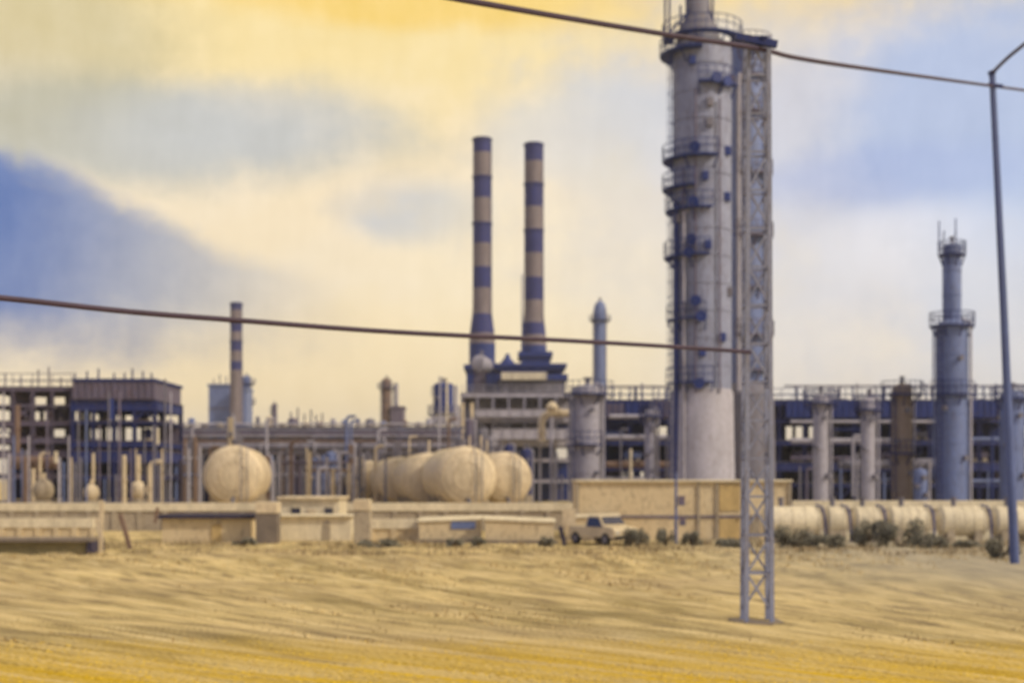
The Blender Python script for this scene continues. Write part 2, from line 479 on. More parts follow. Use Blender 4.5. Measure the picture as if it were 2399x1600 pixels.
def ladder(root, cx, cy, r, ang, z0, z1, mat='navy2', cage=True):
    m = MB(); ux, uy = cos(ang), sin(ang); tx, ty = -uy, ux
    bx, by = cx+(r+.25)*ux, cy+(r+.25)*uy
    for sgn in (-1, 1): m.tube([(bx+sgn*.25*tx, by+sgn*.25*ty, z0), (bx+sgn*.25*tx, by+sgn*.25*ty, z1)], .035, 5)
    z = z0
    while z < z1:
        m.tube([(bx-.25*tx, by-.25*ty, z), (bx+.25*tx, by+.25*ty, z)], .02, 4); z += .5
    if cage:
        z = z0+2.2
        while z < z1:
            m.tube([(bx+.36*cos(ang-1.4+2.8*i/6), by+.36*sin(ang-1.4+2.8*i/6), z) for i in range(7)], .022, 4); z += 1.1
        for i in (1, 3, 5):
            a = ang-1.4+2.8*i/6
            m.tube([(bx+.36*cos(a), by+.36*sin(a), min(z0+2.2, z1-.1)), (bx+.36*cos(a), by+.36*sin(a), z1)], .02, 4)
    part('ladder', m, M[mat], root)
def vessel(label, x0, x1, yt, D, mat='pale', name='process_column', cat='column', group=None, platforms=(), lad=True,
           steps=None, pipe=True, base=0.0, skirt=1.5, head=.5, nozzle=True):
    """upright vessel. x0,x1,yt in picture units at distance D; steps: list of (x0,x1,ytop) sections from the bottom up"""
    steps = steps or [(x0, x1, yt)]
    cx = wx((steps[0][0]+steps[0][1])/2, D); R = px(steps[0][1]-steps[0][0], D)/2
    root = thing(name, label, cat, (cx, D, base), group)
    prof = [(R, base+skirt)]; z = base+skirt; secs = []
    for i, (a, b, y) in enumerate(steps):
        r = px(b-a, D)/2; zt = wz(y, D)
        if i > 0: prof.append((r, z+abs(prof[-1][0]-r)*.9)); z = prof[-1][1]
        if i == len(steps)-1:
            zt -= r*head; prof.append((r, zt)); prof += dome(r, zt, r*head)[1:]
        else: prof.append((r, zt))
        secs.append((r, z, zt)); z = zt
    sh = MB().lathe(cx, D, prof, 36)
    part('shell', sh, M[mat], root)
    sk = MB().lathe(cx, D, [(R*1.09, base), (R*1.09, base+.12), (R*1.0, base+.13), (R*1.0, base+skirt)], 36)
    part('skirt', sk, M['conc'], root)
    for r, za, zb in secs:
        k = max(1, int((zb-za)/2.6))
        for i in range(1, k+1):
            zz = za+(zb-za)*i/(k+1)
            bands = MB().lathe(cx, D, [(r*.97, zz-.05), (r+.035, zz-.05), (r+.035, zz+.05), (r*.97, zz+.05)], 36)
            part('stiffening_ring', bands, M[mat], root)
    top = secs[-1][2]+secs[-1][0]*head
    if nozzle:
        nz_ = MB().tube([(cx, D, top-.3), (cx, D, top+.5)], max(.08, secs[-1][0]*.18), 10)
        nz_.lathe(cx, D, [(secs[-1][0]*.3, top+.5), (secs[-1][0]*.3, top+.6)], 12)
        part('nozzle', nz_, M['grey'], root)
        for i in range(3):
            zz = base+skirt+(secs[0][2]-base-skirt)*(.25+.28*i); an = -pi/2 + (.5, -.7, .2)[i]
            nz_ = MB().tube([(cx+R*.9*cos(an), D+R*.9*sin(an), zz), (cx+(R+.35)*cos(an), D+(R+.35)*sin(an), zz)], .22, 10)
            part('nozzle', nz_, M['grey'], root)
    for pf in platforms:
        y, a0, a1 = pf[:3]
        zz = wz(y, D); r = R
        for rr, za, zb in secs:
            if zz > za-.1: r = rr
        ring_platform(root, cx, D, zz, r*.98, r+(pf[3] if len(pf) > 3 else .9), a0, a1)
    if lad: ladder(root, cx, D, R, -pi/2-.95, base+.3, secs[0][2]-.2)
    if pipe:
        an = -pi/2+.9; r = R+.28; pr = max(.09, R*.09)
        x_, y_ = cx+r*cos(an), D+r*sin(an)
        zt = secs[0][2]
        pts = [(x_, y_, base), (x_, y_, zt+.1*R)]
        pts += [(cx+r*(1-.15*i)*cos(an), D+r*(1-.15*i)*sin(an), zt+.35*sin(i/4*pi/2)*1.0+.1*R) for i in range(1, 5)]
        part('pipe', MB().tube(pts, pr, 8), M['pale'], root)
    return root

def pipe_thing(label, pts, r, mat='cream', group=None, name='pipe', cat='pipe', flanges=True, n=10):
    root_loc = pts[0]
    t = thing(name, label, cat, root_loc, group)
    part('pipe_run', MB().tube(pts, r, n), M[mat], t)
    if flanges:
        m = MB()
        for a, b in zip(pts[:-1], pts[1:]):
            a, b = Vector(a), Vector(b); ln = (b-a).length
            if ln < 1.5: continue
            k = max(1, int(ln/4)); d = (b-a).normalized()
            for i in range(1, k+1):
                c0 = a+(b-a)*(i/(k+1)); part('flange', MB().tube([c0-d*.05, c0+d*.05], r*1.45, n), M[mat], t)
    return t
def vpipe(label, x, y0, y1, w, D, mat='cream', group=None, bend=0, dep=.0):
    X = wx(x, D); z1 = wz(y0, D); z0 = max(0, wz(y1, D)); r = px(w, D)/2
    pts = [(X, D, z0), (X, D, z1)]
    if bend:
        rb = r*2.6; sg = 1 if bend > 0 else -1
        pts[-1] = (X, D, z1-rb)
        pts += [(X+sg*rb*(1-cos(a)), D, z1-rb+rb*sin(a)) for a in (pi/8, pi/4, 3*pi/8, pi/2)]
        pts += [(X+sg*(rb+abs(bend)), D, z1)]
    return pipe_thing(label, pts, r, mat, group)

def frame(label, x0, x1, D, depth, levels, nb, mat='navy2', name='steel_structure', ydepth=2, base=0.0, decks=None, panels=(),
          colw=.28, braces=(), rails=(), panelmat='black', deckmat=None, cat='structure', lowmat=None):
    """open steel frame. levels: list of (picture y of floor, thickness)"""
    X0, X1 = wx(x0, D), wx(x1, D)
    root = thing(name, label, cat, ((X0+X1)/2, D+depth/2, base))
    ztop = wz(min(l[0] for l in levels), D)
    cxs = [X0+(X1-X0)*i/nb for i in range(nb+1)]
    cys = [D+depth*j/(ydepth-1) for j in range(ydepth)]
    for i, x in enumerate(cxs):
        for j, y in enumerate(cys):
            m = MB(); w = colw*random.uniform(.8, 1.25)
            m.box(x-w/2, x+w/2, y-.04, y+.04, base, ztop-.05)
            m.box(x-w/2, x-w/2+.05, y-w/2, y+w/2, base, ztop-.05); m.box(x+w/2-.05, x+w/2, y-w/2+.002, y+w/2, base, ztop-.05)
            part('post', m, M[mat], root)
    for k, (yl, th) in enumerate(levels):
        z = wz(yl, D); m = MB()
        for y in cys: m.box(X0-.2, X1+.2, y-.12, y+.12, z-th, z-.03)
        for x in cxs: m.box(x-.1, x+.1, D+.122, D+depth-.122, z-th+.03, z-.05)
        part('beam', m, M[mat], root)
        if decks is None or k in decks:
            part('floor_deck', MB().box(X0-.25, X1+.25, D-.2, D+depth+.2, z-.03, z+.03), M[deckmat or 'grey'], root)
        if k in rails:
            for (ya) in (D-.15, D+depth+.15):
                q = MB()
                for hh in (.55, 1.1): q.tube([(X0, ya, z+hh), (X1, ya, z+hh)], .035, 5)
                n = max(2, int((X1-X0)/1.5))
                for i in range(n+1):
                    x = X0+(X1-X0)*i/n; q.tube([(x, ya, z), (x, ya, z+1.1)], .035, 5)
                part('railing', q, M[mat], root)
    zl = [base]+sorted(wz(l[0], D) for l in levels)
    for (i, k) in braces:
        m = MB(); a, b = cxs[i], cxs[i+1]; z0_, z1_ = zl[k], zl[k+1]
        m.beam((a, D+.05, z0_), (b, D+.05, z1_-.1), .14); m.beam((b, D+.14, z0_), (a, D+.14, z1_-.1), .14)
        part('brace', m, M[mat], root)
    for (i, k, *pm) in panels:
        a, b = cxs[i]+.02, cxs[i+1]-.02
        part('wall_or_shade_panel', MB().box(a, b, D+depth-.5, D+depth-.42, zl[k]+.04, zl[k+1]-.12), M[pm[0] if pm else panelmat], root)  # dark panels paint the shade of the bays, lighter ones are cladding
    return root

def hvessel(label, x, y, D, r, length, ang=0, mat='cream', group=None, saddles=True, base=0.0, name='storage_tank', cat='tank', head=.45, manway=True):
    """horizontal cylinder with dished heads. centre of the near head at picture (x,y); the axis runs away at ang from +Y"""
    A = Vector((sin(ang), cos(ang), 0))
    C0 = Vector((wx(x, D), D, wz(y, D)))
    root = thing(name, label, cat, (C0.x+A.x*length/2, C0.y+A.y*length/2, base), group)
    prof = [(rr, -z) for rr, z in reversed(dome(r, 0, r*head))]
    prof += [(r, length*.5), (r, length)] + dome(r, length, r*head)[1:]
    part('shell', MB().lathe(0, 0, prof, 40, A, C0), M[mat], root)
    sm = MB()
    for t in (.0, .25, .5, .75, 1.0):
        sm.lathe(0, 0, [(r*.98, length*t-.04), (r+.025, length*t-.04), (r+.025, length*t+.04), (r*.98, length*t+.04)], 40, A, C0)
    part('weld_band', sm, M[mat], root)
    if saddles:
        T = Vector((A.y, -A.x, 0))
        for t in (.12, .5, .88) if length > 6 else (.15, .85):
            c0 = C0+A*(length*t); m = MB()
            w = r*.82
            vs = []
            for d in (-.2, .2):
                for (u, z) in ((-w, base), (w, base), (w, c0.z-r*.45), (r*.5, c0.z-r*.80), (0, c0.z-r*.94), (-r*.5, c0.z-r*.80), (-w, c0.z-r*.45)):
                    p = c0+A*d+T*u; vs.append((p.x, p.y, z))
            m.add(vs, [tuple(range(7)), tuple(range(13, 6, -1))]+[(i, i+7, (i+1) % 7+7, (i+1) % 7) for i in range(7)])
            part('saddle', m, M['conc'], root)
    if r > 1.2:
        for q_ in (.45, .8):
            hd = r*head*sqrt(1-q_*q_)
            part('head_seam', MB().lathe(0, 0, [(r*q_-.03, -hd+.05), (r*q_-.03, -hd-.03), (r*q_+.03, -hd-.03), (r*q_+.03, -hd+.05)], 40, A, C0), M[mat], root)
        T = Vector((A.y, -A.x, 0)); lm = MB()
        for sg in (-.24, .24):
            lm.tube([tuple(C0+T*(r*.35+sg)-A*(r*head+.15)+Vector((0,0,-r*1.0))), tuple(C0+T*(r*.35+sg)-A*(r*head+.15)+Vector((0,0,r*.7))), tuple(C0+T*(r*.35+sg)-A*.2+Vector((0,0,r*1.05)))], .035, 5)
        for kk in range(12):
            zz = -r+kk*r*1.7/12; b0 = C0+T*(r*.35)-A*(r*head+.15)+Vector((0,0,zz)); lm.tube([tuple(b0-T*.24), tuple(b0+T*.24)], .022, 4)
        part('ladder', lm, M['grey'], root)
        part('outlet_pipe', MB().tube([tuple(C0-A*(r*head*.6)+Vector((0,0,-r*.75))), tuple(C0-A*(r*head+.7)+Vector((0,0,-r*.75))), tuple(C0-A*(r*head+.7)+Vector((0,0,-r*1.3)))], .13, 8), M['grey'], root)
        rl = MB(); c1 = C0+A*(length*.15); c2 = C0+A*(length*.85)
        for hh in (.5, 1.0): rl.tube([(c1.x, c1.y, c1.z+r+hh), (c2.x, c2.y, c2.z+r+hh)], .03, 5)
        for kk in range(7):
            cc = c1+(c2-c1)*(kk/6); rl.tube([(cc.x, cc.y, cc.z+r*.98), (cc.x, cc.y, cc.z+r+1.0)], .03, 5)
        part('railing', rl, M['grey'], root)
    if manway:
        p = C0+A*(length*.3)
        m = MB().tube([(p.x, p.y, p.z+r*.95), (p.x, p.y, p.z+r+.4)], max(.12, r*.16), 14)
        m.tube([(p.x, p.y, p.z+r+.4), (p.x, p.y, p.z+r+.5)], max(.16, r*.22), 14)
        part('manway', m, M['grey'], root)
    return root

# ================================================================== far background
def striped_chimney(label, x0, x1, yt, D, bands, flare, base_y, group=None, n=40):
    cx = wx((x0+x1)/2, D); R = px(x1-x0, D)/2
    root = thing('chimney', label, 'chimney', (cx, D, 0), group)
    def rad(y):
        if not flare: return R*(1+.10*(y-yt)/(base_y-yt))
        f0, f1, k = flare
        if y <= f0: return R*(1+.03*(y-yt)/(f0-yt))
        t = min(1, (y-f0)/(f1-f0)); return R*(1.03+(k-1.03)*(t*t*(3-2*t)))
    for i, (ya, yb) in enumerate(zip(bands[:-1], bands[1:])):
        prof = []
        for t in range(5):
            y = yb+(ya-yb)*t/4; prof.append((rad(y), wz(y, D)))
        if i == 0: prof += [(rad(ya)*1.0, wz(ya, D)), (rad(ya)*.8, wz(ya, D)), (rad(ya)*.8, wz(ya, D)-1.5)]
        part('dark_band' if i % 2 == 0 else 'pale_band', MB().lathe(cx, D, prof, n), M['band_dark' if i % 2 == 0 else 'band_light'], root)
    yb = bands[-1]
    part('base', MB().lathe(cx, D, [(rad(yb)*1.0, 0), (rad(yb), wz(yb, D)-.005)], n), M['navy'], root)
    for y in (bands[0]+4, bands[2], bands[4]):
        r = MB().lathe(cx, D, [(rad(y)*.98, wz(y, D)-.12), (rad(y)+.22, wz(y, D)-.12), (rad(y)+.22, wz(y, D)+.12), (rad(y)*.98, wz(y, D)+.12)], n)
        part('collar', r, M['band_dark'], root)
    ladder(root, cx, D, rad(500), -pi/2+1.0, 14, wz(yt, D)-1, 'band_dark', cage=False)
    return root
D = 262
striped_chimney('taller banded chimney of the twin pair, on the left, dark cap', 1086, 1128, 318, D,
                [318,352,408,456,514,560,614,662,722,766,790], (700,790,1.42), 850, 'twin banded chimneys over the boiler house')
striped_chimney('slightly shorter banded chimney of the twin pair, on the right', 1204, 1247, 330, D+6,
                [330,372,424,476,530,582,638,690,742,770,794], (705,794,1.36), 850, 'twin banded chimneys over the boiler house')
striped_chimney('small distant striped chimney left of the plant, crossed by the cable', 529, 556, 695, 330,
                [695,712,742,762,784,806,830,850,975], None, 975)
def block(label, x0, x1, yt, D, mat, name='tower_block', cat='building', dep=8, rows=5, ins=(), cap=True):
    X0, X1, Z = wx(x0, D), wx(x1, D), wz(yt, D)
    root = thing(name, label, cat, ((X0+X1)/2, D+dep/2, 0))
    w = part('wall', MB().box(X0, X1, D, D+dep, 0, Z), M[mat], root)
    part('roof', MB().box(X0-.3, X1+.3, D-.3, D+dep+.3, Z+.003, Z+.5), M[mat], root)
    m = MB()
    for k in range(rows):
        z = 2+(Z-3)*k/rows; m.box(X0-.12, X1+.12, D-.14, D-.003, z, z+.25)
    part('floor_band', m, M['purple'], root)
    if cap:
        m = MB()
        for i in range(3):
            x = X0+(X1-X0)*(.2+.3*i); m.tube([(x, D+1, Z+.4), (x, D+1, Z+random.uniform(1.5, 3.5))], .15, 6)
        part('mast', m, M['purple'], root)
    return root
block('square grey-blue distant block left of the small striped chimney', 479, 527, 886, 345, 'bluegrey')
vessel('pale grey distant column right of the small striped chimney', 556, 577, 862, 350, 'bluegrey', platforms=((880,0,6.28,1),(925,0,6.28,1)), name='distant_column')
block('stubby grey distant block behind the striped chimney foot', 538, 566, 895, 342, 'bluegrey', rows=3, cap=False)
vessel('brownish distant column standing alone left of the boiler house', 876, 899, 868, 350, 'brown', platforms=((890,0,6.28,1),), name='distant_column')
vessel('thin pale distant column close beside the brownish column', 905, 913, 882, 350, 'pale', name='distant_column')
block('short distant block at the foot of the brownish column', 898, 925, 937, 348, 'purple', rows=2, cap=False)
vessel('small dark distant column on the skyline above the pipe rack', 624, 636, 926, 330, 'purple', name='distant_column')
for i, (x, y) in enumerate([(668,945),(684,936),(699,950),(714,940),(726,952),(740,948)]):
    vpipe('%s thin distant vent pipe from the left on the skyline above the pipe rack' % ORD[i], x, y, 1100, 4, 330, 'grey', 'distant vent pipes on the skyline')
vessel('pale distant column with a pointed top right of the twin chimneys', 1363, 1392, 690, 320, 'bluegrey', platforms=((735,0,6.28,1.0),), head=1.6, name='distant_column')
vpipe('needle-thin mast rising between the twin chimneys', 1199, 630, 900, 3, 240, 'navy', None)

# ================================================================== boiler house under the chimneys
D = 205
frame('tall grey steel boiler frame below the twin chimneys', 1060, 1312, D, 14, [(1100,.5),(1052,.5),(1010,.9),(958,.7),(902,.6)], 7,
      'pale', ydepth=3, name='boiler_structure', rails=(4,3), panelmat='navy', deckmat='grey',
      panels=[(3,0),(4,0),(5,0),(6,0),(3,1),(4,1),(5,1),(6,1),(3,2),(4,2),(5,2),(0,2,'purple'),(1,2,'purple'),(2,2,'purple'),(0,3,'pale'),(1,3,'purple'),(2,3,'pale'),(3,3,'grey'),(4,3,'pale'),(5,3,'grey'),(6,3,'navy'),
              (0,4,'grey'),(1,4,'pale'),(2,4,'purple'),(3,4,'pale'),(4,4,'grey'),(5,4,'grey'),(6,4,'pale')], braces=[(0,1),(2,3),(5,3)])
def house(label, x0, x1, yt, yb, D, dep, mat, roofmat, name='boiler_house', cat='building', over=.5, rt=.8, ribs=10, extra=None):
    X0, X1, Z, Zb = wx(x0, D), wx(x1, D), wz(yt, D), wz(yb, D)
    root = thing(name, label, cat, ((X0+X1)/2, D+dep/2, Zb))
    part('wall', MB().box(X0, X1, D, D+dep, Zb, Z), M[mat], root)
    part('roof', MB().box(X0-over, X1+over, D-over, D+dep+over, Z+.003, Z+rt), M[roofmat], root)
    for i in range(ribs+1):
        x = X0+(X1-X0)*i/ribs; part('rib', MB().box(x-.08, x+.08, D-.1, D-.003, Zb+.05, Z-.02), M[mat], root)
    return root
house('grey boiler house block with a pale upper duct under the right chimney', 1150, 1296, 872, 960, 222, 14, 'grey', 'navy', rt=.9)
house('long pale duct box beneath the dark roof of the boiler house', 1152, 1254, 854, 871, 219, 2.0, 'white', 'navy', name='duct_box', cat='duct', over=.05, rt=.15, ribs=4)
house('dark flat roof deck between the twin chimney bases', 1140, 1294, 842, 851, 222, 12, 'navy', 'navy', name='roof_deck', cat='deck', ribs=2, rt=.5)
house('navy flue casing joining the left chimney base', 1072, 1150, 848, 905, 236, 12, 'navy', 'navy', name='flue_casing', cat='duct', ribs=5)
house('navy flue casing joining the right chimney base', 1196, 1262, 818, 845, 240, 10, 'navy', 'navy', name='flue_casing', cat='duct', ribs=4)
hvessel('pale round drum in front of the left chimney base', 1101, 834, 228, px(19, 228), 5, 0.15, 'pale', saddles=False, name='steam_drum', cat='drum', base=wz(850,228))
solo('drum_support', MB().box(wx(1088,229), wx(1114,229), 229, 233, wz(905,229), wz(851,229)), M['purple'], 'grey support tower under the pale drum by the left chimney', 'support', (wx(1100,229), 229, wz(905,229)))
solo('roof_hopper', MB().lathe(wx(1165,232), 232, [(px(10,232), wz(843,232)), (px(22,232), wz(838,232)), (px(7,232), wz(822,232)), (px(4,232), wz(812,232))], 20), M['navy'],
     'small dark hopper on the roof between the chimneys', 'hopper', (wx(1165,232), 232, wz(843,232)))
# navy hopper tank on the left of the boiler frame
vessel('squat navy tank on legs at the left corner of the boiler frame', 996, 1041, 878, 190, 'navy', name='hopper_tank', cat='tank', base=wz(952,190), skirt=.3, head=.25, lad=True, pipe=False, platforms=((950,0,6.28,.8),))
frame('pale steel stand carrying the squat navy tank', 992, 1056, 188, 5, [(1100,.4),(1040,.4),(985,.5),(955,.7)], 2, 'pale', name='tank_stand', cat='stand', rails=(2,3), deckmat='pale')
for i, (x, yt, w, m) in enumerate([(1010,864,5,'pale'),(1026,868,5,'white'),(1047,885,9,'pale'),(1062,925,8,'cream'),(1083,925,8,'cream')]):
    vpipe('%s upright light pipe from the left beside the squat navy tank' % ORD[i], x, yt, 1150, w, 184, m, 'light pipes by the navy tank')
house('long pale duct running across the upper front of the boiler frame', 1092, 1308, 941, 957, 202.5, 2.0, 'pale', 'pale', name='duct_box', cat='duct', over=.05, rt=.1, ribs=8)
house('second pale duct running across the middle of the boiler frame', 1128, 1308, 986, 1008, 202.0, 2.0, 'pale', 'pale', name='duct_box', cat='duct', over=.05, rt=.1, ribs=7)
# pipes on the boiler front
zc = wz(948,150); rr = px(17,150)/2
X = wx(1243,150)
pts = [(X, 150, wz(1014,150)), (X, 150, wz(972,150))]+[(X+px(24,150)*(1-cos(a)), 150, wz(972,150)+px(24,150)*sin(a)) for a in (pi/10,pi/5,.3*pi,.4*pi,pi/2)]+[(wx(1306,150), 150, zc)]
pipe_thing('thick cream elbow pipe curving over in front of the boiler house', pts, rr, 'cream')
solo('valve_dome', MB().lathe(wx(1267,149), 148.6, [(.3, wz(946,149)), (.62, wz(940,149)), (.66, wz(934,149)), (.4, wz(926,149)), (.1, wz(922,149))], 18), M['cream'],
     'round cream valve dome on top of the thick elbow pipe', 'valve', (wx(1267,149), 148.6, wz(946,149)))
for i, (x, yt, yb, w, m) in enumerate([(1266,958,1150,8,'pale'),(1278,1040,1150,6,'pale'),(1290,1090,1150,6,'pale'),(1316,892,1135,11,'pale'),(1325,1010,1150,5,'cream')]):
    vpipe('%s pale upright pipe from the left at the right edge of the boiler house' % ORD[i], x, yt, yb, w, 148, m, 'upright pipes at the right of the boiler house')
# smaller plant in front of the boiler frame
for i, (x0, x1, yt, m) in enumerate([(1068,1090,962,'purple'),(1096,1118,985,'grey'),(1122,1136,1000,'pale'),(1158,1180,1020,'navy2'),(1196,1222,1030,'navy2')]):
    vessel('%s small upright vessel from the left in front of the boiler frame' % ORD[i], x0, x1, yt, 170, m, group='small vessels before the boiler frame', name='small_vessel', cat='vessel', lad=False)

# ================================================================== long pipe rack, left of centre
D = 150
frame('long violet-grey pipe rack running behind the round tanks', 372, 1062, D, 6, [(1085,.4),(1032,.6),(1004,.25),(978,.3)], 17, 'grey', name='pipe_rack', cat='rack',
      panelmat='navy2', deckmat='grey', decks=(1,),
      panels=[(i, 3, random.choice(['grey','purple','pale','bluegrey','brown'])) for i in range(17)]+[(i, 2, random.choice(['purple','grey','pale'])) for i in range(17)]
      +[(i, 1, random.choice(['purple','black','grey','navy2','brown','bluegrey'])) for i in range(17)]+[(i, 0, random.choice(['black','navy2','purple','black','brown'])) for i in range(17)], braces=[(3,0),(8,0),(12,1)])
k = 0
for yy, w, m in [(1027,8,'grey'),(1020,5,'pale'),(1013,6,'brown'),(1000,5,'pale'),(994,7,'purple'),(988,5,'grey'),(973,5,'pale')]:
    Dd = 149.4
    pipe_thing('%s horizontal pipe from the bottom along the front of the long rack' % ORD[k], [(wx(376,Dd), Dd, wz(yy,Dd)), (wx(1056,Dd), Dd, wz(yy,Dd))], px(w,Dd)/2, m, 'pipes laid along the long rack', flanges=True); k += 1
random.seed(3)
xsr = sorted([384,398,409,424,441,452,466,482,586,598,612,624,638,650,662,676,690,704,722,742,756,769,783,796,806,868,884,1030,1008,972,940,918,905])
for i, x in enumerate(xsr):
    Dd = random.uniform(132, 146); tall = random.choice([985, 1000, 1015, 1030, 1045, 960])
    vpipe('%s upright standpipe from the left before the long rack' % ORD[i], x, tall+random.uniform(-6,6), 1160, random.choice([3,4,4,5,6,7]), Dd,
          random.choice(['pale','cream','grey','brown','purple','bluegrey','pale']), 'standpipes before the long rack', bend=random.choice([0,0,.5,-.5]))
for i, (x0, x1, yt, m) in enumerate([(400,420,1030,'purple'),(432,446,1010,'grey'),(600,622,1046,'brown'),(655,672,1040,'grey'),(716,732,1050,'bluegrey'),(748,774,1036,'bluegrey'),(798,812,1020,'brown'),(868,882,1010,'grey')]):
    vessel('%s slim upright vessel from the left before the long rack' % ORD[i], x0, x1, yt, 138, m, group='slim vessels before the long rack', name='small_vessel', cat='vessel', lad=False)
for i, (x0, x1, yt) in enumerate([(522,536,958),(818,834,1048)]):
    vessel(['cream vertical drum above the left round tank', 'cream upright drum left of the row of round tanks'][i], x0, x1, yt, 130, 'cream', name='drum', cat='drum', lad=False)

random.seed(61)
for i, x in enumerate([392,418,440,470,505,592,618,648,672,702,735,765,790,822,850,880,930,960,985]):
    w = random.uniform(8, 22); yt = random.uniform(952, 972)
    vessel('%s small drum from the left standing on top of the long rack' % ORD[i], x-w/2, x+w/2, yt, 152, random.choice(['grey','pale','purple','bluegrey','brown','cream']),
           name='small_drum', cat='drum', group='drums on top of the long rack', base=wz(980,152), skirt=.15, lad=False, pipe=False, nozzle=False)
random.seed(51)
for i, x in enumerate([388,404,416,432,447,458,628,644,668,686,710,730,750,764,780,800,812,826,862,876]):
    vpipe('%s thicker standpipe from the left in the nearer row beside the round tanks' % ORD[i], x, random.uniform(1000,1075), 1160, random.choice([6,7,8,9,11]), random.uniform(120,126),
          random.choice(['pale','grey','purple','bluegrey','cream','brown','pale']), 'nearer standpipes beside the round tanks', bend=random.choice([0,0,0,.4]))
for i, (x0, x1, y) in enumerate([(620,700,1040),(380,460,1052),(640,800,1062),(700,815,1080),(385,455,1090)]):
    pipe_thing('%s low horizontal pipe from the top, beside the round tanks' % ORD[i], [(wx(x0,127), 127, wz(y,127)), (wx(x1,127), 127, wz(y,127))], .16, ['grey','pale','purple','brown','bluegrey'][i], 'low pipe runs beside the round tanks')

# ================================================================== structure at the far left
D = 118
frame('violet-brown steel structure with thin roof at the far left edge', -60, 166, D, 9, [(1150,.4),(1088,.4),(1034,.6),(1004,.5),(966,.4),(928,.2),(888,.35)], 5, 'purple', rails=(6,),
      ydepth=3, deckmat='purple', panels=[(i,k) for i in range(5) for k in (1,2)]+[(i,3,'brown') for i in range(5)]+[(0,4,'purple'),(1,4,'brown'),(2,5,'purple'),(0,6,'purple'),(0,5,'brown'),(3,4,'grey')], braces=[(0,5),(1,4),(2,5)], decks=(1,2,3,4,6))
frame('violet steel structure with a heavy navy upper deck at the left', 168, 356, D-1, 9, [(1150,.4),(1090,.4),(1034,1.0),(1012,.5),(966,.25),(918,.9)], 4, 'navy2', rails=(), ydepth=2, deckmat='purple',
      panels=[(i,k) for i in range(4) for k in (1,2)]+[(i,3,'purple') for i in range(4)]+[(3,4,'purple')], braces=[(3,5)], decks=(1,2,3,4,5))
house('dark violet cooler housing on the upper deck of the left structure', 170, 354, 876, 916, D-1.4, 9.4, 'purple', 'navy2', name='cooler_housing', cat='cooler', ribs=12, rt=.25, over=.15)
solo('thick_post', MB().tube([(wx(262,117), 116.2, wz(965,117)), (wx(262,117), 116.2, wz(917,117))], px(8,117)/1.6, 12), M['navy'], 'thick dark post under the left cooler housing', 'post', (wx(262,117), 116.2, wz(965,117)))
random.seed(8)
for i, x in enumerate([172, 200, 226, 262, 286, 304, 328, 348]):
    vpipe('%s short vent pipe from the left on top of the left cooler housing' % ORD[i], x, random.choice([846, 856, 862, 852]), 874, 4, 117+random.uniform(1,5), 'navy2', 'vent pipes on the left cooler housing')
for i, (x, y) in enumerate([(12,856),(48,862),(88,848),(112,842),(140,866)]):
    vpipe('%s thin vent pipe from the left on the far left roof' % ORD[i], x, y, 888, 3.5, 121, 'purple', 'vent pipes on the far left roof')
for i, (x, yt, yb, w, m) in enumerate([(20,1040,1160,9,'pale'),(40,930,1040,12,'brown'),(58,1060,1165,12,'brown'),(76,1075,1165,10,'cream'),(92,1040,1110,7,'cream'),(128,1036,1062,9,'white'),(146,1060,1160,5,'bluegrey'),(172,1062,1160,6,'grey'),(186,1050,1160,5,'grey'),
        (214,1040,1108,8,'cream'),(240,1100,1160,4,'bluegrey'),(266,1090,1160,6,'grey'),(285,1044,1160,11,'cream'),(318,1044,1110,10,'cream'),(344,1060,1160,12,'cream'),(362,985,1020,6,'white'),(366,1060,1160,7,'grey'),(379,870,1160,5,'grey'),(392,900,1160,4,'pale')]):
    vpipe('%s upright process pipe from the left in the far left structure' % ORD[i], x, yt, yb, w, 113.5, m, 'process pipes in the left structure', bend=(.4 if i in (4,14) else 0))
random.seed(66)
for i, x in enumerate([8,32,50,66,84,108,136,158,164,180,198,228,250,274,300,312,332,352,358,372]):
    vpipe('%s pale thin pipe from the left in the nearest row before the left structure' % ORD[i], x, random.choice([900,940,975,1000,1030,1050]), 1160, random.choice([3,4,4,5,6]), random.uniform(106,112),
          random.choice(['pale','pale','grey','purple','cream','brown','bluegrey']), 'thin pipes in the nearest row before the left structure')
for i, (x, y, r) in enumerate([(100,1126,24),(210,1131,18),(317,1126,20)]):
    Dd = 110; X, Z, R = wx(x,Dd), wz(y,Dd), px(r,Dd)
    t = thing('round_vessel', ['round brownish vessel on a pedestal by the far left pipes', 'smaller round vessel on a pedestal in the middle of the left structure', 'round cream vessel on a pedestal at the right of the left structure'][i], 'vessel', (X, Dd, 0), 'round vessels under the left structure')
    part('shell', MB().lathe(X, Dd, [(max(.03, R*sin(a)), Z-R*1.15*cos(a)) for a in [pi*j/16 for j in range(17)]], 28), M['conc' if i == 0 else 'cream'], t)
    part('pedestal', MB().lathe(X, Dd, [(R*.95, 0), (R*.95, Z-R*1.05), (R*.5, Z-R*.9)], 20), M['conc'], t)
    part('nozzle', MB().tube([(X, Dd, Z+R), (X, Dd, Z+R*1.7)], R*.22, 10), M['cream'], t)
hvessel('brownish horizontal drum at the far left edge below the deck', 30, 1062, 114.5, px(15,114.5), 3.5, pi/2, 'brown', saddles=False, name='drum', cat='drum', base=0)

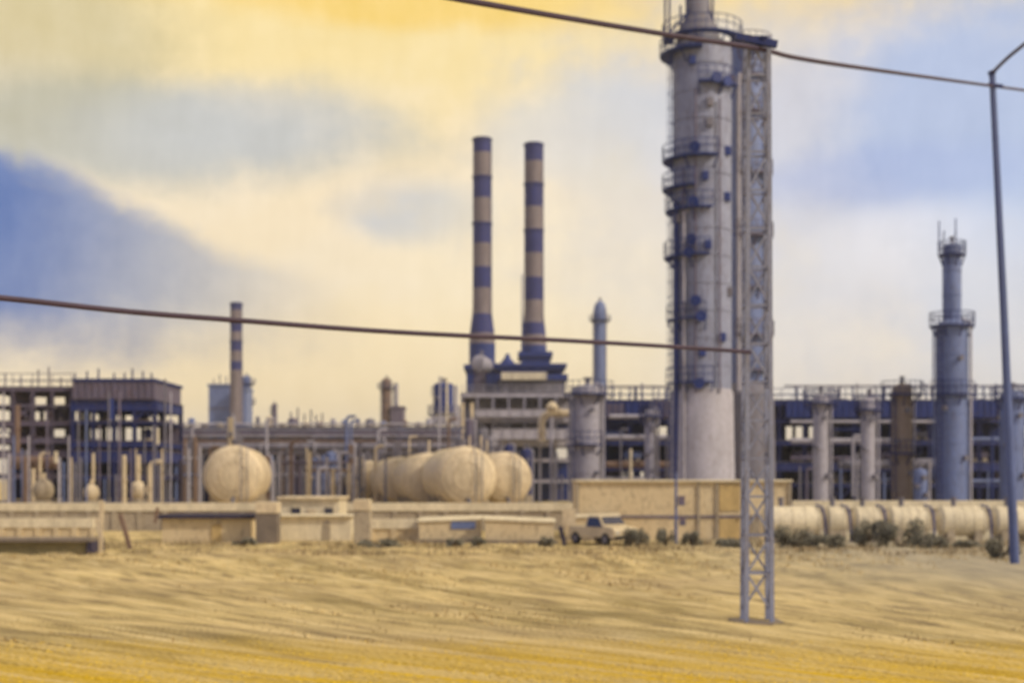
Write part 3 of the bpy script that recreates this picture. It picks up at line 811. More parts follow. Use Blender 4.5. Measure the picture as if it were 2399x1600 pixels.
# ================================================================== round horizontal storage tanks
hvessel('large cream round-ended tank standing alone left of centre', 538, 1092, 104, px(70,104), 9, -.12, 'cream', 'round-ended storage tanks')
for lab, x, y, r, Dd in [
    ('rightmost round-ended tank, with its bright right rim', 1160, 1098, 61, 108),
    ('biggest round-ended tank in the row, overlapping the rightmost one', 1070, 1094, 70, 99),
    ('third round-ended tank from the right in the row', 985, 1100, 61, 110),
    ('fourth round-ended tank from the right, partly hidden behind the third', 920, 1102, 54, 121),
    ('leftmost and palest round-ended tank of the row by the drums', 850, 1103, 46, 132)]:
    hvessel(lab, x, y, Dd, px(r, Dd), 9.5, -.17, 'cream', 'round-ended storage tanks')
# catwalk over the row
t = thing('tank_catwalk', 'slender steel catwalk with railing above the row of round tanks', 'catwalk', (wx(1000,116), 116, 0))
za = wz(1040,116)
m = MB().box(wx(880,116), wx(1125,116), 116, 117, za, za+.1)
part('walkway', m, M['grey'], t)
q = MB()
for hh in (.5, 1.0): q.tube([(wx(880,116), 116, za+hh), (wx(1125,116), 116, za+hh)], .035, 5)
for i in range(10):
    x = wx(880+245*i/9,116); q.tube([(x,116,za),(x,116,za+1)], .03, 5)
part('railing', q, M['grey'], t)
for x in (884, 960, 1040, 1120): part('leg', MB().box(wx(x,116)-.1, wx(x,116)+.1, 116.4, 116.6, 0, za-.005), M['grey'], t)
for i, (x, y0, w) in enumerate([(1062,985,5),(1078,1000,4),(1104,1000,5),(1118,1010,4),(985,1010,4)]):
    vpipe('%s thin relief pipe from the left rising above the round tanks' % ORD[i], x, y0, 1040, w, 112, 'cream', 'relief pipes over the round tanks')

# ================================================================== long process structure on the right
D = 136
random.seed(21)
pan = []
light = {(1,1),(2,3),(4,3),(8,3)}
for i in range(18):
    for k_ in range(5):
        if (i, k_) in light: continue
        if k_ == 3 and i in (8, 9): continue
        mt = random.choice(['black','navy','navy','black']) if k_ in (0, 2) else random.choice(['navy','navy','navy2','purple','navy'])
        pan.append((i, k_, mt))
frame('long navy process structure of stacked floors across the right', 1388, 2420, D, 10, [(1108,.45),(1060,.9),(1010,.5),(962,.35),(918,.55)], 18, 'navy2', ydepth=3, rails=(4,),
      panels=pan, deckmat='grey', braces=[(0,0),(2,1),(9,0),(12,1),(16,2)], decks=(0,1,2,4))
def cooler(label, x0, x1, yt, yb, D, mat):
    X0, X1, Z1, Z0 = wx(x0,D), wx(x1,D), wz(yt,D), wz(yb,D)
    t = thing('air_cooler', label, 'cooler', ((X0+X1)/2, D+2, Z0), 'air coolers on the right structure')
    part('casing', MB().box(X0, X1, D, D+5, Z0+.06, Z1), M[mat], t)
    m = MB()
    n = max(2, int((X1-X0)/.5))
    for i in range(n+1):
        x = X0+(X1-X0)*i/n; m.box(x-.04, x+.04, D-.08, D-.003, Z0+.08, Z1-.02)
    part('rib', m, M['navy2'], t)
    m = MB()
    for i in range(2):
        x = X0+(X1-X0)*(.28+.44*i); r = (X1-X0)*.19
        m.lathe(x, D+2.5, [(r*1.1, Z1+.003), (r*.9, Z1+.35), (r*.8, Z1+.35), (r*.8, Z1+.1)], 20)
    part('fan_ring', m, M['navy2'], t)
for i, (x0, x1, m, yt) in enumerate([(1392,1434,'purple',926),(1438,1468,'navy',924),(1500,1540,'purple',920),(1806,1862,'navy',922),(1908,1966,'navy',920),(2012,2044,'navy',924),(2100,2146,'navy',922),(2232,2290,'navy',920),(2352,2410,'navy',920)]):
    cooler('%s boxy dark air cooler from the left below the top rail of the right structure' % ORD[i], x0, x1, yt, 960, D-.9, m)
# fat lagged horizontal lines on the front
k = 0
for (x0, x1, y, w, m) in sorted([(1392,1545,1004,12,'pale'),(1392,1545,1066,16,'brown'),(1400,1480,956,10,'pale'),(1815,2046,1012,13,'pale'),(1925,2150,1066,22,'grey'),(1815,1960,1052,9,'purple'),(2232,2400,1008,9,'bluegrey'),(2232,2400,1104,9,'bluegrey'),(1815,2150,968,7,'pale'),(2090,2210,1058,13,'grey'),(2015,2100,1100,8,'bluegrey'),(1392,1480,1098,6,'pale'),(1905,2000,986,6,'navy')], key=lambda q: q[0]+q[1]):
    Dd = D-1.4-(k % 3)*.5
    pipe_thing('%s horizontal pipe from the left, judged by its middle, on the right structure front' % ORD[k], [(wx(x0,Dd), Dd, wz(y,Dd)), (wx(x1,Dd), Dd, wz(y,Dd))], px(w,Dd)/2, m, 'pipes along the front of the right structure', n=12); k += 1
random.seed(31)
xsr = [1446,1459,1474,1500,1512,1530,1392,1408,1424,1828,1850,1903,1912,1928,1958,1968,1998,2010,2030,2055,2110,2126,2140,2240,2258,2275,2286,2340,2352]
k = 0
for x in sorted(xsr):
    yt = random.choice([884,888,892,880,898]); w = random.choice([3.5,4,4,5,7])
    vpipe('%s short post from the left standing above the right structure' % ORD[k], x, yt, 922, w, D+random.uniform(-.5,6), random.choice(['navy','navy','purple','pale','navy2']), 'posts above the right structure'); k += 1
for nm, a, b, yy in [('left', 1390, 1540, 887), ('right', 1800, 2420, 886)]:
    Dd = D+.8
    pipe_thing('thin header pipe carried on the posts above the %s half of the right structure' % nm, [(wx(a,Dd), Dd, wz(yy,Dd)), (wx(b,Dd), Dd, wz(yy,Dd))], px(4,Dd)/2, 'purple', flanges=False)
k = 0
for (x, yt, yb, w, m) in sorted([(1448,1030,1100,6,'white'),(1494,960,1105,8,'pale'),(1504,1015,1105,7,'cream'),(1568,930,1030,6,'bluegrey'),(1576,905,1110,7,'cream'),(1425,985,1100,4,'grey'),(1530,1000,1100,5,'grey'),
        (1836,1070,1150,5,'grey'),(1852,1075,1150,7,'purple'),(1930,1075,1150,5,'bluegrey'),(1958,1000,1140,7,'pale'),(1968,1040,1150,5,'pale'),(1980,1080,1150,5,'bluegrey'),(2030,1085,1150,5,'bluegrey'),(2056,980,1150,6,'grey'),(2118,1080,1150,5,'bluegrey'),(2134,1060,1150,6,'pale'),(2156,1085,1150,6,'bluegrey'),(2170,1090,1150,5,'bluegrey'),(2190,1020,1150,8,'cream'),(2268,1080,1150,4,'bluegrey'),(2278,1000,1150,5,'navy'),(1880,940,1010,4,'navy'),(1893,950,1010,4,'navy')]):
    vpipe('%s upright pipe from the left on the face of the right structure' % ORD[k], x, yt, yb, w, D-3.2-(k % 2)*.8, m, 'upright pipes on the face of the right structure', bend=(.5 if k % 4 == 0 else 0)); k += 1

# floor-mounted equipment inside the right structure
random.seed(41)
k = 0
for x in [1402,1432,1462,1530,1826,1846,1916,1944,1962,2024,2038,2104,2128,2236,2262,2284]:
    lv = random.choice([1108,1060,1010,962]); hh = random.uniform(22, 36); w = random.uniform(12, 20)
    vessel('%s small upright drum from the left standing on a floor inside the right structure' % ORD[k], x-w/2, x+w/2, lv-hh, D+1.2, random.choice(['navy','bluegrey','grey','pale','purple']),
           name='small_drum', cat='drum', group='drums on the floors of the right structure', base=wz(lv,D+1.2)+.03, skirt=.2, lad=False, pipe=False, nozzle=False); k += 1
k = 0
for x, lv in [(1396,1010),(1436,1060),(1500,1108),(1832,1060),(1910,1108),(1934,962),(2014,1060),(2100,1010),(2234,1060),(2268,962),(2286,1108)]:
    r = random.uniform(8, 12)
    hvessel('%s horizontal heat exchanger from the left on a floor of the right structure' % ORD[k], x, lv-r-4, D+.9, px(r,D), px(random.uniform(26,38),D), pi/2, random.choice(['bluegrey','grey','pale','purple']),
            'heat exchangers inside the right structure', base=wz(lv,D)+.03, name='heat_exchanger', cat='exchanger', manway=False); k += 1
k = 0
for x, lv, m in [(60,928,'purple'),(96,966,'purple'),(118,928,'brown'),(140,966,'purple'),(184,966,'purple'),(232,918,'navy'),(246,966,'purple'),(318,966,'navy2'),(336,966,'navy2'),(340,1012,'navy2')]:
    if lv in (918, 928): lv = 966
    hh = random.uniform(20, 38); w = random.uniform(9, 17)
    vessel('%s small dark drum from the left on the open floors of the left structure' % ORD[k], x-w/2, x+w/2, lv-hh, 120.5, m,
           name='small_drum', cat='drum', group='drums on the floors of the left structure', base=wz(lv,120.5)+.03, skirt=.2, lad=False, pipe=False, nozzle=False); k += 1

# upright columns in front of the structure
vessel('wide lavender-grey column right of the boiler house', 1313, 1386, 882, 124, 'pale', head=.3, platforms=((905,-2.8,-.3),(1020,-2.8,-1.0,.7)), lad=True)
vessel('slim pale column in front of the structure left of the tall tower', 1480, 1508, 938, 122, 'pale', platforms=((955,0,6.28,.5),), lad=False)
vessel('narrow pale column close to the left foot of the tall tower', 1536, 1552, 955, 121, 'pale', lad=False, pipe=False)
vessel('pale column with cream cap, first right of the tall tower', 1866, 1904, 905, 121, 'pale', platforms=((925,0,6.28,.8),), lad=False)
vessel('slightly slimmer pale column, second right of the tall tower', 1976, 2011, 912, 120, 'pale', platforms=((940,0,6.28,.6),), lad=False)
vessel('faded brownish column rising above the rail right of the tall tower', 2048, 2094, 880, 122, 'taupe', platforms=((905,-3.3,.2,.9),(1040,-3.0,0,.8)), head=.6)
vessel('stepped blue-grey column with narrow upper section at the right', 2150, 2222, 745, 119, 'bluegrey', steps=[(2149,2222,748),(2158,2200,560)],
       platforms=((748,0,6.28,.5),(585,0,6.28,.35),(905,-3.1,-.6,.5)), head=.35)
for i, (x, y0, y1) in enumerate([(2156,508,570),(2194,502,570),(2167,530,560)]):
    vpipe('%s thin rod from the left on top of the stepped blue-grey column' % ORD[(0,2,1)[i]], x, y0, y1, 3, 119, 'navy', 'rods on top of the stepped column')
vpipe('double-thin pale side pipe left of the stepped blue-grey column', 2143, 752, 1100, 4, 118.5, 'bluegrey')
vessel('blue-grey column at the right edge behind the leaning pole', 2296, 2352, 895, 121, 'bluegrey', platforms=((915,0,6.28,.5),), lad=False)
vessel('short blue-grey drum beside the foot of the stepped column', 2098, 2128, 1075, 117, 'bluegrey', lad=False, pipe=False, name='small_vessel', cat='vessel')

# ------------------------------------------------------------------ the tall tower
D = 108
cx = wx(1612, D); R = px(134, D)/2
t = thing('tall_tower', 'very tall blue-grey distillation tower ringed with navy platforms, crossed by the upper cable', 'tower', (cx, D, 0))
zt = wz(118, D)
prof = [(R*1.0, wz(895,D)), (R, zt)]+dome(R, zt, R*.42)[1:]
part('shell', MB().lathe(cx, D, prof, 56), M['tower'], t)
part('skirt', MB().lathe(cx, D, [(R*1.14, 0), (R*1.06, wz(905,D)), (R*.99, wz(893,D))], 48), M['pale'], t)
for y in range(160, 890, 62):
    z = wz(y, D); m = MB().lathe(cx, D, [(R*.98, z-.06), (R+.05, z-.06), (R+.05, z+.06), (R*.98, z+.06)], 48)
    part('stiffening_ring', m, M['tower'], t)
for y, a0, a1, w in [(92,-3.5,.3,.8),(128,-3.9,-1.7,1.0),(205,-1.8,-.4,.6),(370,-3.9,-1.3,.8),(436,-3.9,-1.9,.8),(486,-3.7,-1.4,.6),(592,-3.7,-1.5,.7),(735,-3.4,-1.6,.5),(880,-3.0,-1.4,.6)]:
    ring_platform(t, cx, D, wz(y, D), R*.98, R+w, a0, a1, 'navy')
random.seed(77)
for i in range(14):
    y = 150+i*52+random.uniform(-14,14); an = random.uniform(-2.9,-.3)
    z = wz(y, D); px_, py_ = cx+R*cos(an), D+R*sin(an)
    part('junction_box', MB().box(px_-.25, px_+.25, py_-.3, py_+.1, z-.3, z+.35), M[random.choice(['navy','purple','grey'])], t, bevel=.03)
for an in (-2.3, -1.9, -1.15):
    x_, y_ = cx+(R+.25)*cos(an), D+(R+.25)*sin(an)
    part('service_pipe', MB().tube([(x_, y_, wz(905,D)), (x_, y_, wz(random.uniform(150,420),D))], .08, 8), M[random.choice(['purple','bluegrey'])], t)
# top: cone, neck and derrick
zn = wz(80, D)
part('top_neck', MB().lathe(wx(1603,D), D, [(px(52,D), wz(100,D)), (px(46,D), wz(70,D)), (px(30,D), wz(40,D)), (px(24,D), wz(-40,D)), (px(10,D), wz(-60,D))], 32), M['grey'], t)
dm = MB()
for x, ya, yb in [(1525,-30,92),(1535,0,92),(1634,-40,60),(1574,-30,60),(1560,20,70)]:
    dm.tube([(wx(x,D), D-.6, wz(yb,D)), (wx(x,D), D-.6, wz(ya,D))], .09, 6)
dm.beam((wx(1530,D), D-.6, wz(88,D)), (wx(1590,D), D-.6, wz(20,D)), .16); dm.beam((wx(1640,D), D-.6, wz(70,D)), (wx(1604,D), D-.6, wz(-20,D)), .16)
part('davit', dm, M['navy2'], t)
ladder(t, cx, D, R+.1, pi+.35, 3, wz(95,D), 'navy')
part('downpipe', MB().tube([(wx(1549,D), D-1.2, 0), (wx(1549,D), D-1.2, wz(470,D))], .17, 10), M['navy'], t)
part('riser_pipe', MB().tube([(wx(1563,D), D-2.0, 0), (wx(1563,D), D-2.0, wz(500,D)), (wx(1563,D)+.3, D-1.8, wz(494,D))], .10, 10), M['pale'], t)
for x, y in [(1590,355),(1588,478),(1584,562),(1592,700),(1602,735),(1580,590),(1630,200),(1650,206),(1598,885)]:
    an = math.asin(max(-.95, min(.95, (wx(x,D)-cx)/R)))
    px_, py_ = cx+R*.9*sin(an), D-R*.9*cos(an)
    m = MB(); m.tube([(px_, py_, wz(y,D)), (px_+.75*sin(an), py_-.75*cos(an), wz(y,D))], .30, 14)
    m.tube([(px_+.75*sin(an), py_-.75*cos(an), wz(y,D)), (px_+.85*sin(an), py_-.85*cos(an), wz(y,D))], .42, 14)
    part('manway', m, M['navy'], t)
# the second, slimmer tower behind
D2 = 113
cx2 = wx(1716, D2); R2 = px(74, D2)/2
t = thing('second_tower', 'slimmer blue tower pressed against the right side of the tall tower', 'tower', (cx2, D2, 0))
zt = wz(108, D2)
part('shell', MB().lathe(cx2, D2, [(R2, wz(882,D2)), (R2, zt)]+dome(R2, zt, R2*.5)[1:], 40), M['bluegrey'], t)
part('skirt', MB().lathe(cx2, D2, [(px(66,D2), 0), (px(60,D2), wz(905,D2)), (R2*.98, wz(880,D2))], 40), M['grey'], t)
for y, a0, a1, w in [(118,-2.2,.9,.6),(180,-2,.6,.4),(262,-2,.6,.45),(402,-2.2,.9,.7),(545,-2.2,.9,.75),(662,-1.9,.6,.4),(770,-2.2,.9,.8),(850,-2,.6,.5)]:
    ring_platform(t, cx2, D2, wz(y, D2), R2*.98, R2+w, a0, a1, 'purple')
part('riser_pipe', MB().tube([(wx(1688,D2), D2-1.6, wz(900,D2)), (wx(1688,D2), D2-1.6, wz(190,D2)), (wx(1694,D2), D2-1.2, wz(182,D2)), (wx(1702,D2), D2-.8, wz(182,D2))], .20, 10), M['pale'], t)
part('side_pipe', MB().tube([(wx(1757,D2), D2-.4, wz(905,D2)), (wx(1757,D2), D2-.4, wz(140,D2)), (wx(1748,D2), D2-.3, wz(130,D2))], .16, 10), M['bluegrey'], t)
ladder(t, cx2, D2, R2+.1, -.4, 3, wz(115,D2), 'navy2', cage=False)

# ================================================================== bund wall, perimeter row
def wall_run(label, x0, x1, yt, D, th, mat, name='bund_wall', cap='white', pil=10, base=0.0):
    X0, X1, Z = wx(x0,D), wx(x1,D), wz(yt,D)
    t = thing(name, label, 'wall', ((X0+X1)/2, D, base))
    part('wall', MB().box(X0, X1, D, D+th, base, Z), M[mat], t)
    part('coping', MB().box(X0-.05, X1+.05, D-.12, D+th+.08, Z-.42, Z+.12), M[cap], t)
    Z -= .423
    for i in range(pil+1):
        x = X0+(X1-X0)*i/pil; part('pilaster', MB().box(x-.16, x+.16, D-.1, D-.003, base, Z-.01), M[mat], t)
    return t
wall_run('long low concrete bund wall below the left structure and round tanks', -90, 1318, 1158, 94, .3, 'conc', pil=24)
wall_run('low concrete bund wall below the right structure', 1822, 2440, 1153, 94, .3, 'conc', pil=12)
wall_run('cream rendered boundary wall at the far left', -80, 214, 1194, 82, .25, 'render_', name='boundary_wall', pil=7)
wall_run('cream rendered boundary wall between the two grey gate piers and the shuttered store', 851, 958, 1196, 79, .25, 'render_', name='boundary_wall', pil=2)
# culvert at far left
Dd = 66; t = thing('culvert', 'low olive concrete culvert with a dark end at the far left of the field', 'culvert', (wx(100,Dd), Dd, 0))
part('slab', MB().box(wx(-40,Dd), wx(212,Dd), Dd-.3, Dd+2, wz(1243,Dd), wz(1236,Dd)), M['concd'], t)
part('wall', MB().box(wx(-40,Dd), wx(198,Dd), Dd, Dd+1.9, 0, wz(1243,Dd)-.003), M['olive'], t)
part('opening_shade', MB().box(wx(201,Dd), wx(213,Dd), Dd-.15, Dd+1.9, 0, wz(1243,Dd)-.003), M['dviolet'], t)  # dark block paints the shaded opening at the culvert end
for i, (xa, ya, xb, yb, w, m) in enumerate([(234,1148,230,1272,9,'cream'),(222,1190,236,1280,7,'cream'),(276,1180,300,1262,9,'brown'),(362,1165,356,1200,6,'brown')]):
    Dd = 67+i
    solo('fence_post', MB().beam((wx(xa,Dd), Dd, wz(ya,Dd)), (wx(xb,Dd), Dd, max(-.05, wz(yb,Dd))), px(w,Dd), px(w,Dd)), M[m],
         ['tallest cream upright post beside the olive culvert', 'leaning cream post just at the end of the olive culvert', 'brown post leaning to the right between culvert and shed', 'short brown post left of the dark-roofed shed'][i], 'post', (wx(xb,Dd), Dd, 0), 'fence posts at the left')
# shed
def building(label, x0, x1, yt, D, dep, mat, roof, name, rt=.15, over=.15, door=(), windows=(), roofy=None):
    X0, X1, Z = wx(x0,D), wx(x1,D), wz(yt,D)
    t = thing(name, label, 'building', ((X0+X1)/2, D+dep/2, 0))
    part('wall', MB().box(X0, X1, D, D+dep, 0, Z), M[mat], t)
    part('roof', MB().box(X0-over, X1+over, D-over*2, D+dep+over, Z+.003, Z+rt), M[roof], t, bevel=.02)
    for (a, b, yt_, yb_, mm) in door:
        d = part('door', MB().box(wx(a,D), wx(b,D), D-.06, D-.003, max(.02, wz(yb_,D)), wz(yt_,D)), M[mm], t)
        part('handle', MB().box(wx(b,D)-.18, wx(b,D)-.12, D-.1, D-.062, 1.0, 1.15), M['grey'], d)
    for (a, b, yt_, yb_) in windows:
        f = MB(); A_, B_, Za, Zb = wx(a,D), wx(b,D), wz(yb_,D), wz(yt_,D)
        f.box(A_-.05, B_+.05, D-.05, D-.003, Zb, Zb+.06); f.box(A_-.05, B_+.05, D-.08, D-.003, Za-.06, Za); f.box(A_-.05, A_, D-.05, D-.003, Za+.001, Zb-.001); f.box(B_, B_+.05, D-.05, D-.003, Za+.001, Zb-.001)
        w = part('window', f, M['white'], t); part('pane', MB().box(A_+.001, B_-.001, D-.025, D-.003, Za+.001, Zb-.001), M['glass'], w)
    return t
building('low beige shed with an overhanging roof edge painted dark as eave shade left of the grey pier', 372, 576, 1190, 77, 4, 'render_', 'dviolet', 'shed', rt=.22, over=.2, door=[(486,508,1203,1248,'yellow')])
for i, (x0, x1, yt, m, lab) in enumerate([(587,637,1178,'concd','broad grey-brown gate pier with cream cap left of the white hut'),(812,849,1172,'conc','narrower gate pier with cream cap right of the white hut')]):
    Dd = 75.5; X0, X1, Z = wx(x0,Dd), wx(x1,Dd), wz(yt,Dd)
    t = thing('gate_pier', lab, 'pier', ((X0+X1)/2, Dd, 0), 'gate piers by the white hut')
    part('shaft', MB().box(X0, X1, Dd, Dd+1.0, 0, Z), M[m], t, bevel=.02)
    part('cap', MB().box(X0-.02, X1+.02, Dd-.06, Dd+1.06, Z+.003, Z+px(26,Dd)), M['cream'], t, bevel=.03)
building('white flat-roofed hut between the two gate piers', 642, 778, 1146, 83, 4, 'white', 'cream', 'hut', windows=[(668,690,1165,1180),(745,765,1165,1180)], door=[(706,724,1168,1226,'cream')])
building('low cream annexe with flat roof in front of the white hut', 640, 806, 1186, 79, 2.5, 'white', 'white', 'annexe', door=[(742,758,1196,1240,'conc')], rt=.1)
# large cream building
D = 81
t = building('large cream portable building block at the foot of the tall tower', 1327, 1814, 1106, D, 7, 'render_', 'white', 'site_building', rt=.12, over=.12,
         door=[(1652,1698,1112,1172,'yellow'),(1652,1698,1190,1238,'yellow'),(1725,1745,1190,1240,'conc')])
part('wall_band', MB().box(wx(1330,D), wx(1812,D), D-.09, D-.062, wz(1188,D), wz(1183,D)), M['purple'], t)
for x in (1327, 1604, 1646, 1813): part('wall_post', MB().box(wx(x,D)-.07, wx(x,D)+.07, D-.12, D-.003, 0, wz(1107,D)), M['conc'], t)
# dark lamp / transformer post in front of it
Dd = 74; X = wx(1552,Dd)
t = thing('transformer_post', 'dark post with a crossarm and small boxes before the large cream building', 'post', (X, Dd, 0))
part('post', MB().tube([(X, Dd, 0), (X, Dd, wz(1085,Dd))], .08, 10, .06), M['pole'], t)
part('crossarm', MB().box(X-.35, X+.55, Dd-.05, Dd+.05, wz(1190,Dd), wz(1186,Dd)), M['purple'], t)
part('transformer_box', MB().box(X+.18, X+.50, Dd-.15, Dd+.15, wz(1206,Dd), wz(1191,Dd)), M['purple'], t, bevel=.02)
part('transformer_box', MB().box(X+.12, X+.46, Dd-.15, Dd+.15, wz(1160,Dd), wz(1138,Dd)), M['purple'], t, bevel=.02)
# row of small horizontal tanks at the right
for i, (x0, x1, lab) in enumerate([(1748,1884,'leftmost small cream tank of the row by the right bushes, partly behind the cream building'),(1892,1942,'short cream tank with rounded end and dark hoop, second of the right row'),
        (1956,2022,'third small tank of the right row, half hidden by bushes'),(2036,2132,'fourth small tank of the right row, behind the biggest bush'),(2152,2262,'bright long tank with a dark pipe at its right end, fifth of the row'),(2276,2380,'last tank of the row, cut by the right edge')]):
    Dd = 78; r = px(34,Dd)
    ln = px(x1-x0,Dd)-2*r*.3
    tk = hvessel(lab, x0+34*.3, 1196, Dd, r, ln, pi/2, 'white', 'small cream tanks in a row at the right', head=.3)
    xe = wx(x1+2,Dd)
    part('hoop_pipe', MB().tube([(xe-.35, Dd-.2, wz(1158,Dd)), (xe-.12, Dd-.6, wz(1163,Dd)), (xe, Dd-.75, wz(1180,Dd)), (xe+.05, Dd-.75, wz(1205,Dd)), (xe+.08, Dd-.6, 0.0)], .055, 8), M['navy'], tk)

# ------------------------------------------------------------------ parked vehicles
def car(label, cx, Yb, length, ang, style='hatch', D=None, group=None):
    """side profile in metres along +x (front), lofted across the width"""
    if style == 'van': prof = [(-.5,.30),(-.5,.95),(-.485,1.42),(-.44,1.50),(.20,1.50),(.27,1.46),(.39,1.02),(.475,.90),(.5,.70),(.5,.30)]; H = 1.0
    elif style == 'pickup': prof = [(-.5,.42),(-.5,.98),(-.12,.98),(-.10,1.50),(-.06,1.55),(.10,1.55),(.15,1.52),(.26,1.04),(.46,.94),(.5,.82),(.5,.42)]; H = 1.0
    else: prof = [(-.5,.32),(-.5,.82),(-.46,.92),(-.36,1.32),(-.28,1.38),(.02,1.38),(.08,1.35),(.24,.92),(.44,.80),(.49,.68),(.5,.32)]; H = 1.0
    root = thing('parked_'+('van' if style == 'van' else 'pickup' if style == 'pickup' else 'car'), label, 'van' if style == 'van' else 'pickup' if style == 'pickup' else 'car', (0,0,0), group)
    Wd = .86
    body = MB(); n = len(prof); lay = []
    for v, tum in ((-1,1),(-.94,.0),(.94,.0),(1,1)):
        for (u, z) in prof:
            inset = .16*max(0, (z-.9)/.6)
            y = v*(Wd-inset*(1)); 
            ed = .03 if abs(v) == 1 else 0
            body.v.append((u*length*(1-ed), y, z-(ed if z > .6 else 0)))
    for j in range(3):
        for i in range(n-1): body.f.append((j*n+i, j*n+i+1, (j+1)*n+i+1, (j+1)*n+i))
        body.f.append((j*n+n-1, j*n, (j+1)*n, (j+1)*n+n-1))
    body.f.append(tuple(range(n))[::-1]); body.f.append(tuple(3*n+i for i in range(n)))
    b = part('body', body, M['car'], root, bevel=.03)
    hi = max(z for _, z in prof); lo = .95
    # side windows
    def side(u0, u1, u2, u3):
        for s in (-1, 1):
            m = MB(); vs = []
            for off in (.008, .03):
                for (u, z) in ((u0, lo+.02),(u1, lo+.02),(u2, hi-.12),(u3, hi-.12)):
                    y = s*(Wd-.16*max(0, (z-.9)/.6)+off); vs.append((u*length, y, z))
            m.add(vs, [(0,1,2,3),(7,6,5,4),(0,4,5,1),(1,5,6,2),(2,6,7,3),(3,7,4,0)]); part('side_window', m, M['glass'], root)
    def screen(ua, za, ub, zb, sgn, nm):
        m = MB(); vs = []
        for off in (.008, .025):
            for (u, z, ww) in ((ua, za, .72),(ua, za, -.72),(ub, zb, -.60),(ub, zb, .60)): vs.append((u*length+sgn*off, ww, z+off*.5))
        m.add(vs, [(0,1,2,3),(7,6,5,4),(0,4,5,1),(1,5,6,2),(2,6,7,3),(3,7,4,0)]); part(nm, m, M['glass'], root)
    if style == 'van': side(-.10,.08,.07,-.10); side(.10,.34,.22,.10); screen(.378,1.07,.285,1.41,1,'windscreen')
    elif style == 'pickup': side(-.08,.25,.13,-.07); screen(.25,1.10,.162,1.48,1,'windscreen')
    else: side(-.40,-.14,-.14,-.33); side(-.12,.20,.05,-.12); screen(.226,.97,.095,1.31,1,'windscreen'); screen(-.455,.98,-.375,1.27,-1,'rear_window')
    for u in (-.32, .32):
        for s in (-1, 1):
            w = part('wheel', MB().lathe(0,0,[(.20,-.10),(.31,-.10),(.33,-.06),(.33,.06),(.31,.10),(.20,.10)],22,(0,1,0),(u*length, s*(Wd-.06), .33)), M['tyre'], root)
            part('rim', MB().lathe(0,0,[(.05,-.11),(.19,-.105),(.19,.105),(.05,.11)],16,(0,1,0),(u*length, s*(Wd-.06), .33)), M['grey'], w)
    for s in (-1, 1):
        part('headlight', MB().box(length*.49, length*.5+.012, s*.62-.13, s*.62+.13, .62, .74), M['lamp'], root)
        part('tail_light', MB().box(-length*.5-.012, -length*.49, s*.66-.08, s*.66+.08, .66, .84), M['brown'], root)
    part('bumper', MB().box(length*.5-.05, length*.5+.05, -.78, .78, .36, .52).box(-length*.5-.05, -length*.5+.05, -.78, .78, .36, .52), M['tyre'], root, bevel=.02)
    root.location = (wx(cx, Yb), Yb, 0); root.rotation_euler = (0, 0, ang); root.scale = (1,1,1)
    return root
def low_store(label, x0, x1, yt, D, dep, slope, win=None):
    X0, X1, Z = wx(x0,D), wx(x1,D), wz(yt,D)
    t = thing('low_store', label, 'store', ((X0+X1)/2, D+dep/2, 0), 'low pale stores before the bund wall')
    m = MB(); m.add([(X0,D,0),(X1,D,0),(X1,D+dep,0),(X0,D+dep,0),(X0,D,Z-slope),(X1,D,Z),(X1,D+dep,Z+.1),(X0,D+dep,Z-slope+.1)], [(0,3,2,1),(4,5,6,7),(0,1,5,4),(1,2,6,5),(2,3,7,6),(3,0,4,7)])
    part('wall', m, M['render_'], t)
    m = MB(); m.add([(X0-.1,D-.12,Z-slope+.01),(X1+.1,D-.12,Z+.01),(X1+.1,D+dep,Z+.11),(X0-.1,D+dep,Z-slope+.11),(X0-.1,D-.12,Z-slope+.09),(X1+.1,D-.12,Z+.09),(X1+.1,D+dep,Z+.2),(X0-.1,D+dep,Z-slope+.2)], [(0,3,2,1),(4,5,6,7),(0,1,5,4),(1,2,6,5),(2,3,7,6),(3,0,4,7)])
    part('roof', m, M['white'], t)
    if win:
        a, b, ya, yb = win
        w = part('shutter', MB().box(wx(a,D), wx(b,D), D-.07, D-.003, wz(yb,D), wz(ya,D)), M['bluegrey'], t)
    part('kerb', MB().box(X0-.2, X1+.2, D-.5, D-.13, 0, .16), M['concd'], t)
    return t
low_store('low cream store with a blue-grey shutter near its right end', 962, 1104, 1193, 77, 2.5, .12, (1036,1092,1197,1214))
low_store('lower cream store with sloping roof, between the shuttered store and the leaning bollard', 1114, 1272, 1200, 76, 2.0, -.15)
low_store('pale low block half hidden behind the bright pickup', 1300, 1420, 1186, 79.5, 1.2, .1)
car('bright pale pickup with dark windscreen facing the field near the large cream building', 1384, 74.5, 3.9, -.95, 'pickup', group=None)
solo('bollard', MB().beam((wx(1286,73), 73, wz(1208,73)), (wx(1297,73), 73, 0), .22, .22), M['dviolet'], 'dark leaning bollard left of the pale pickup', 'bollard', (wx(1297,73), 73, 0))
solo('sign_board', MB().box(wx(1292,77), wx(1322,77), 77, 77.08, wz(1205,77), wz(1168,77)).box(wx(1305,77), wx(1308,77), 77.09, 77.15, 0, wz(1168,77)), M['cream'], 'blank cream board on a post left of the large cream building', 'sign', (wx(1306,77), 77, 0))

